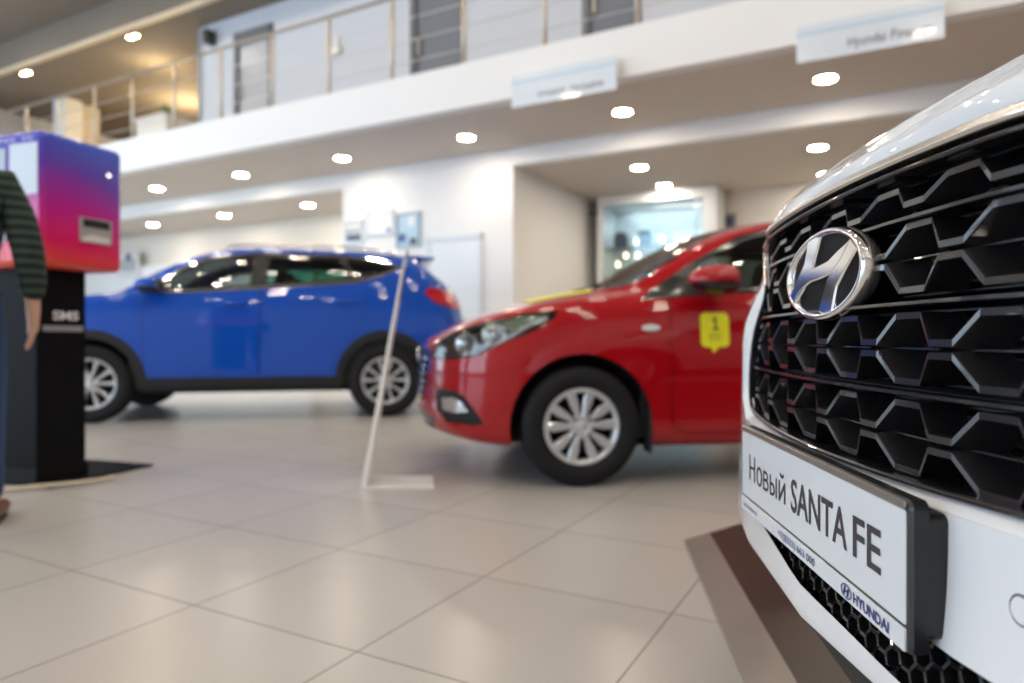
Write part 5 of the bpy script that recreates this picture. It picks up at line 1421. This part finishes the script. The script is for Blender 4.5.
    def rbox(x0, x1, y0, y1, z0, z1, r=.035):
        bm = bmesh.new(); bmesh.ops.create_cube(bm, size=1)
        for v in bm.verts: v.co = Vector(((x0 + x1) / 2 + v.co.x * (x1 - x0), (y0 + y1) / 2 + v.co.y * (y1 - y0), (z0 + z1) / 2 + v.co.z * (z1 - z0)))
        bmesh.ops.bevel(bm, geom=list(bm.edges), offset=r, segments=5, profile=.5, affect='EDGES')
        for f in bm.faces: f.smooth = True
        return bm
    bm = rbox(-bw, 0, 0, bd, 1.125, 1.80)
    # photo slot recess in the right face (+x)
    me = bpy.data.meshes.new('kiosk_box'); bm.to_mesh(me); bm.free(); kb = put('kiosk_box', me, gm, k_)
    q = MB(); q.box(-.04, .003, .205, .402, 1.268, 1.40); q.build('photo_slot', mat('slot_grey', (.42, .42, .43), .3, .4), k_, .004)
    q = MB(); q.box(.0, .0045, .225, .385, 1.35, 1.392); q.build('slot_opening', DARKT, k_)
    q = MB(); q.prism([(.21, 1.272), (.37, 1.272), (.37, 1.30), (.27, 1.31), (.21, 1.29)], .0, .02, Matrix(((0, 0, 1, 0), (1, 0, 0, 0), (0, 1, 0, 0), (0, 0, 0, 1)))); q.build('slot_tray', mat('tray_light', (.7, .7, .72), .3), k_)
    # front face (towards -y): screen and sheet
    q = MB(); q.box(-.215, -.025, -.004, .0, 1.48, 1.735); q.build('front_sheet', mat('sheet_pale', (.62, .70, .82), .4), k_)
    q = MB(); q.box(-.56, -.24, -.004, .0, 1.25, 1.72); q.build('touch_screen', mat('screen_dark', (.02, .03, .06), .08, coat=1), k_)
    Mt = Matrix(((1, 0, 0, 0), (0, 0, -1, -.001), (0, 1, 0, 0), (0, 0, 0, 1)))
    lettering([('печать фото', .26, .024, -.19, 1.748, 0)], Mt, 'kiosk_lettering', mat('letter_white', (.8, .82, .86), .4), k_)
    q = MB(); q.box(-.46, -.161, .098, .378, .03, 1.14); q.build('pillar', mat('kiosk_black', (.007, .007, .009), .4, spec=.05), k_, .004)
    q = MB(); q.box(-.47, -.151, .088, .388, .012, .09); q.build('pillar_plinth', mat('kiosk_black2', (.007, .007, .008), .4, spec=.1), k_, .004)
    q = MB(); q.box(-.56, -.055, .09, .74, 0, .012); q.build('base_plate', mat('kiosk_black', (.012, .012, .014), .18), k_, .003)
    # white lettering and a grey line on the pillar side and front
    Ms = Matrix(((0, 0, 1, -.1605), (1, 0, 0, 0), (0, 1, 0, 0), (0, 0, 0, 1)))
    lettering([('SMS', .15, .045, .26, .862, .03)], Ms, 'pillar_lettering', mat('letter_white', (.8, .82, .86), .4), k_)
    Mf = Matrix(((1, 0, 0, 0), (0, 0, -1, .0975), (0, 1, 0, 0), (0, 0, 0, 1)))
    q = MB(); q.box(-.163, -.1595, .13, .36, .80, .83); q.build('pillar_stripe', mat('stripe_grey', (.30, .30, .31), .4), k_)
    # cable on the floor
    pts = [Vector((-2.14, 3.72, .018)), Vector((-2.2, 3.58, .02)), Vector((-2.42, 3.44, .02)), Vector((-2.62, 3.36, .012)), Vector((-3.0, 3.3, .012)), Vector((-3.5, 3.6, .012))]
    q = MB(); q.tube(spline(pts, 8), .011, 8); o = q.build('cable', mat('cable_beige', (.62, .55, .42), .5)); tag(o, 'thin beige cable running over the kiosk base plate and along the floor', 'cable')

def skin_mesh(name, V, E, Rr, sub=2):
    me = bpy.data.meshes.new(name); me.from_pydata([tuple(v) for v in V], E, []); me.update()
    o = bpy.data.objects.new(name, me); COL.objects.link(o)
    sk = o.modifiers.new('skin', 'SKIN'); sk.use_smooth_shade = True
    if not me.skin_vertices: bpy.context.view_layer.objects.active = o
    lay = me.skin_vertices[0] if len(me.skin_vertices) else None
    if lay is None:
        bpy.context.view_layer.update()
        lay = me.skin_vertices[0]
    for i, d in enumerate(lay.data): d.radius = Rr[i] if isinstance(Rr[i], tuple) else (Rr[i], Rr[i]); d.use_root = (i == 0)
    sb = o.modifiers.new('sub', 'SUBSURF'); sb.levels = sb.render_levels = sub
    dg = bpy.context.evaluated_depsgraph_get(); m2 = bpy.data.meshes.new_from_object(o.evaluated_get(dg))
    bpy.data.objects.remove(o); m2.name = name
    for p in m2.polygons: p.use_smooth = True
    return m2

def build_person():
    """stands at the left edge, back three-quarters to us, arm hanging"""
    fx_, fy_ = -2.235, 2.76
    root = empty('person', (fx_, fy_, 0), rad(30), 'person in a dark green striped jumper and blue jeans at the left edge', 'person')
    # local: x right, y forward (away from camera)
    V = []; E = []; Rr = []
    def n(p, r, par=None):
        V.append(Vector(p)); Rr.append(r)
        if par is not None: E.append((par, len(V) - 1))
        return len(V) - 1
    skin = mat('skin', (.55, .33, .24), .5, noise=(30, .05))
    pel = n((0, 0, .93), (.11, .072)); sp1 = n((0, -.01, 1.10), (.105, .072), pel); sp2 = n((0, -.005, 1.28), (.12, .078), sp1); nk0 = n((0, -.01, 1.42), (.08, .058), sp2)
    nk = n((0, 0, 1.50), .052, nk0); hd0 = n((0, .015, 1.60), .075, nk); hd1 = n((0, .01, 1.70), (.078, .092), hd0)
    hands = []
    for s in (-1, 1):
        sh = n((s * .17, -.01, 1.395), .05, sp2); el = n((s * .245, -.035, 1.13), .036, sh); wr = n((s * .262, .03, .90), .029, el)
        pm = n((s * .262, .045, .85), (.026, .044), wr); pe = n((s * .26, .055, .81), (.021, .044), pm)
        for j, (dy, l) in enumerate(((-.034, .066), (-.011, .076), (.012, .072), (.033, .056))):
            f0 = n((s * .258, .055 + dy, .79), .0115, pe); f1 = n((s * .250, .062 + dy, .79 - l * .55), .009, f0); n((s * .235, .066 + dy, .79 - l), .0075, f1)
        t0 = n((s * .252, .085, .845), .012, pm); t1 = n((s * .245, .105, .81), .0105, t0); n((s * .238, .108, .78), .009, t1)
        hp = n((s * .09, 0, .86), .068, pel); kn = n((s * .105, .015 * s, .48), .032, hp); an = n((s * .11, -.02 + .03 * s, .10), .028, kn)
        n((s * .118, .07 + .03 * s, .045), (.024, .02), an)
    put('person_body', skin_mesh('person_body', V, E, Rr), skin, root)['label'] = 'body with bare hand'
    # clothing
    def dress(name, chains, m, sub=2):
        V.clear(); E.clear(); Rr.clear()
        chains(); return put(name, skin_mesh(name, V, E, Rr, sub), m, root)
    sm = bpy.data.materials.new('striped_knit'); sm.use_nodes = True; nt = sm.node_tree; bb = nt.nodes['Principled BSDF']; L = nt.links
    tc = nt.nodes.new('ShaderNodeTexCoord'); wv = nt.nodes.new('ShaderNodeTexWave'); wv.bands_direction = 'Z'; wv.inputs['Scale'].default_value = 8; wv.inputs['Distortion'].default_value = .8; wv.inputs['Detail'].default_value = 1
    L.new(tc.outputs['Object'], wv.inputs['Vector']); cr = nt.nodes.new('ShaderNodeValToRGB'); el_ = cr.color_ramp.elements
    el_[0].position = .35; el_[0].color = (.006, .010, .014, 1); el_[1].position = .65; el_[1].color = (.032, .065, .045, 1)
    L.new(wv.outputs['Fac'], cr.inputs[0]); L.new(cr.outputs[0], bb.inputs['Base Color']); bb.inputs['Roughness'].default_value = .9
    def jumper():
        a = n((0, -.01, 1.12), (.152, .115)); lo = n((0, 0, .95), (.178, .135), a); n((0, 0, .80), (.172, .13), lo)
        b_ = n((0, -.005, 1.28), (.17, .12), a); c = n((0, -.01, 1.42), (.12, .085), b_); n((0, -.005, 1.475), (.072, .066), c)
        for s in (-1, 1):
            sh = n((s * .175, -.01, 1.40), .073, b_); m1 = n((s * .215, -.025, 1.27), .068, sh); e_ = n((s * .25, -.035, 1.13), .063, m1); m2 = n((s * .262, .0, 1.0), .057, e_); n((s * .265, .03, .915), .040, m2)
    dress('jumper', jumper, sm)
    def jeans():
        a = n((0, 0, .92), (.160, .115)); n((0, 0, 1.06), (.145, .10), a)
        for s in (-1, 1):
            h_ = n((s * .092, 0, .84), .100, a); m0 = n((s * .10, .005, .66), .083, h_); k0 = n((s * .105, .015 * s, .48), .070, m0); c0 = n((s * .108, 0, .28), .064, k0); n((s * .11, -.02 + .03 * s, .085), .058, c0)
    dress('jeans', jeans, mat('denim_blue', (.022, .055, .13), .85, noise=(14, .25)))
    for s in (-1, 1):
        def shoe():
            z0_ = n((s * .11, -.085 + .03 * s, .052), (.044, .040)); a = n((s * .11, -.03 + .03 * s, .055), (.050, .052), z0_); b_ = n((s * .115, .05 + .03 * s, .052), (.054, .046), a); c = n((s * .122, .14 + .03 * s, .042), (.055, .038), b_); n((s * .126, .215 + .03 * s, .036), (.042, .028), c)
        o = dress('shoe', shoe, mat('leather_brown', (.16, .05, .025), .45))
        q = MB(); q.prism([(s * .118 + x, y + .03 * s) for x, y in ((-.038, -.085), (.022, -.085), (.036, .03), (.042, .12), (.028, .19), (-.010, .19), (-.036, .12), (-.040, .03))], .0, .016)
        q.build('shoe_sole', mat('sole_dark', (.04, .03, .025), .7), o)
    # face and hair
    h = MB(); h.smooth = True
    bm = bmesh.new(); bmesh.ops.create_uvsphere(bm, u_segments=24, v_segments=16, radius=1)
    for v in bm.verts:
        c = v.co.copy(); v.co = Vector((c.x * .088, c.y * .108 - .010, c.z * (.098 if c.z > 0 else (.115 if c.y < 0 else .05)) + 1.685))
        if c.y > .35 and c.z < .35: v.co.y -= .03
        if c.z < -.4: v.co = Vector((v.co.x * .92, v.co.y * .95, v.co.z))
    me = bpy.data.meshes.new('hair'); bm.to_mesh(me); bm.free()
    for p in me.polygons: p.use_smooth = True
    put('hair', me, mat('hair_dark', (.03, .02, .015), .7, bump=(120, .4)), root)
    for s in (-1, 1):
        q = MB(); q.lathe([(0, .006), (.007, .005), (.0105, 0), (.0, -.004)], 14, Matrix.Translation((s * .031, .096, 1.655)) @ Matrix.Rotation(-PI / 2, 4, 'X')); q.build('eye', mat('eye_dark', (.05, .04, .03), .1), root)
        q = MB(); q.lathe([(.006, 0), (.017, .004), (.02, .01), (.012, .014), (0, .01)], 14, Matrix.Translation((s * .082, .0, 1.64)) @ Matrix.Rotation(s * PI / 2, 4, 'Y') @ Matrix.Diagonal((1.5, 1, 1, 1))); q.build('ear', skin, root)
    q = MB(); q.tube([(0, .088, 1.665), (0, .108, 1.63), (0, .10, 1.615)], [.008, .013, .009], 10); q.build('nose', skin, root)
    q = MB(); q.tube([(-.022, .086, 1.587), (0, .094, 1.588), (.022, .086, 1.587)], [.003, .006, .003], 8); q.build('mouth', mat('lips', (.42, .16, .13), .5), root)

def lights_and_camera():
    w = bpy.data.worlds.new('daylight'); SC.world = w; w.use_nodes = True
    bg = w.node_tree.nodes['Background']; bg.inputs['Color'].default_value = (.66, .83, 1.0, 1); bg.inputs['Strength'].default_value = 4.4
    B0, B1, A0 = -19, 9, -9
    def area(b, a, z, sx, sy, rot, portal=True):
        l = bpy.data.lights.new('window_daylight', 'AREA'); l.shape = 'RECTANGLE'; l.size = sx; l.size_y = sy; l.cycles.is_portal = portal
        o = bpy.data.objects.new('window_daylight', l); COL.objects.link(o); o.location = R(b, a, z); o.rotation_euler = rot
        return o
    area((B0 + .6 - 4) / 2, A0 - .25, 2.95, -4 - B0 - .6, 5.3, (PI / 2, 0, RZ + PI))          # shines towards +a
    area(B0 - .25, (A0 + .5 + 5.5) / 2, 2.95, 14, 5.3, (PI / 2, 0, RZ + PI / 2 + PI))       # shines towards +b
    # warm room light upstairs on the left
    for b, a, z, p in ((-14.5, 10.6, 5.7, 120), (-13, 8.8, 5.9, 35)):
        l = bpy.data.lights.new('upstairs_lamp', 'POINT'); l.energy = p; l.color = (1, .78, .45); l.shadow_soft_size = .25
        o = bpy.data.objects.new('upstairs_lamp', l); COL.objects.link(o); o.location = R(b, a, z)
    cam = bpy.data.cameras.new('camera'); cam.sensor_width = 36; cam.lens = 690 * 36 / 1024; cam.shift_y = -4.5 / 1024; cam.clip_start = .02; cam.clip_end = 100
    co = bpy.data.objects.new('camera', cam); COL.objects.link(co); co.location = (0, 0, .77); co.rotation_euler = (PI / 2, 0, 0)
    cam.dof.use_dof = True; cam.dof.focus_distance = .80; cam.dof.aperture_fstop = 3.0
    SC.camera = co
    SC.view_settings.view_transform = 'Standard'; SC.view_settings.look = 'None'; SC.view_settings.gamma = 1; SC.view_settings.exposure = .32; SC.view_settings.use_curve_mapping = False
    cy = SC.cycles
    cy.use_denoising = True; cy.max_bounces = 10; cy.transparent_max_bounces = 16; cy.sample_clamp_indirect = 8; cy.caustics_reflective = False; cy.caustics_refractive = False; cy.blur_glossy = .5

build_hall()
build_things()
red_car(); blue_car(); white_car()
build_person()
lights_and_camera()
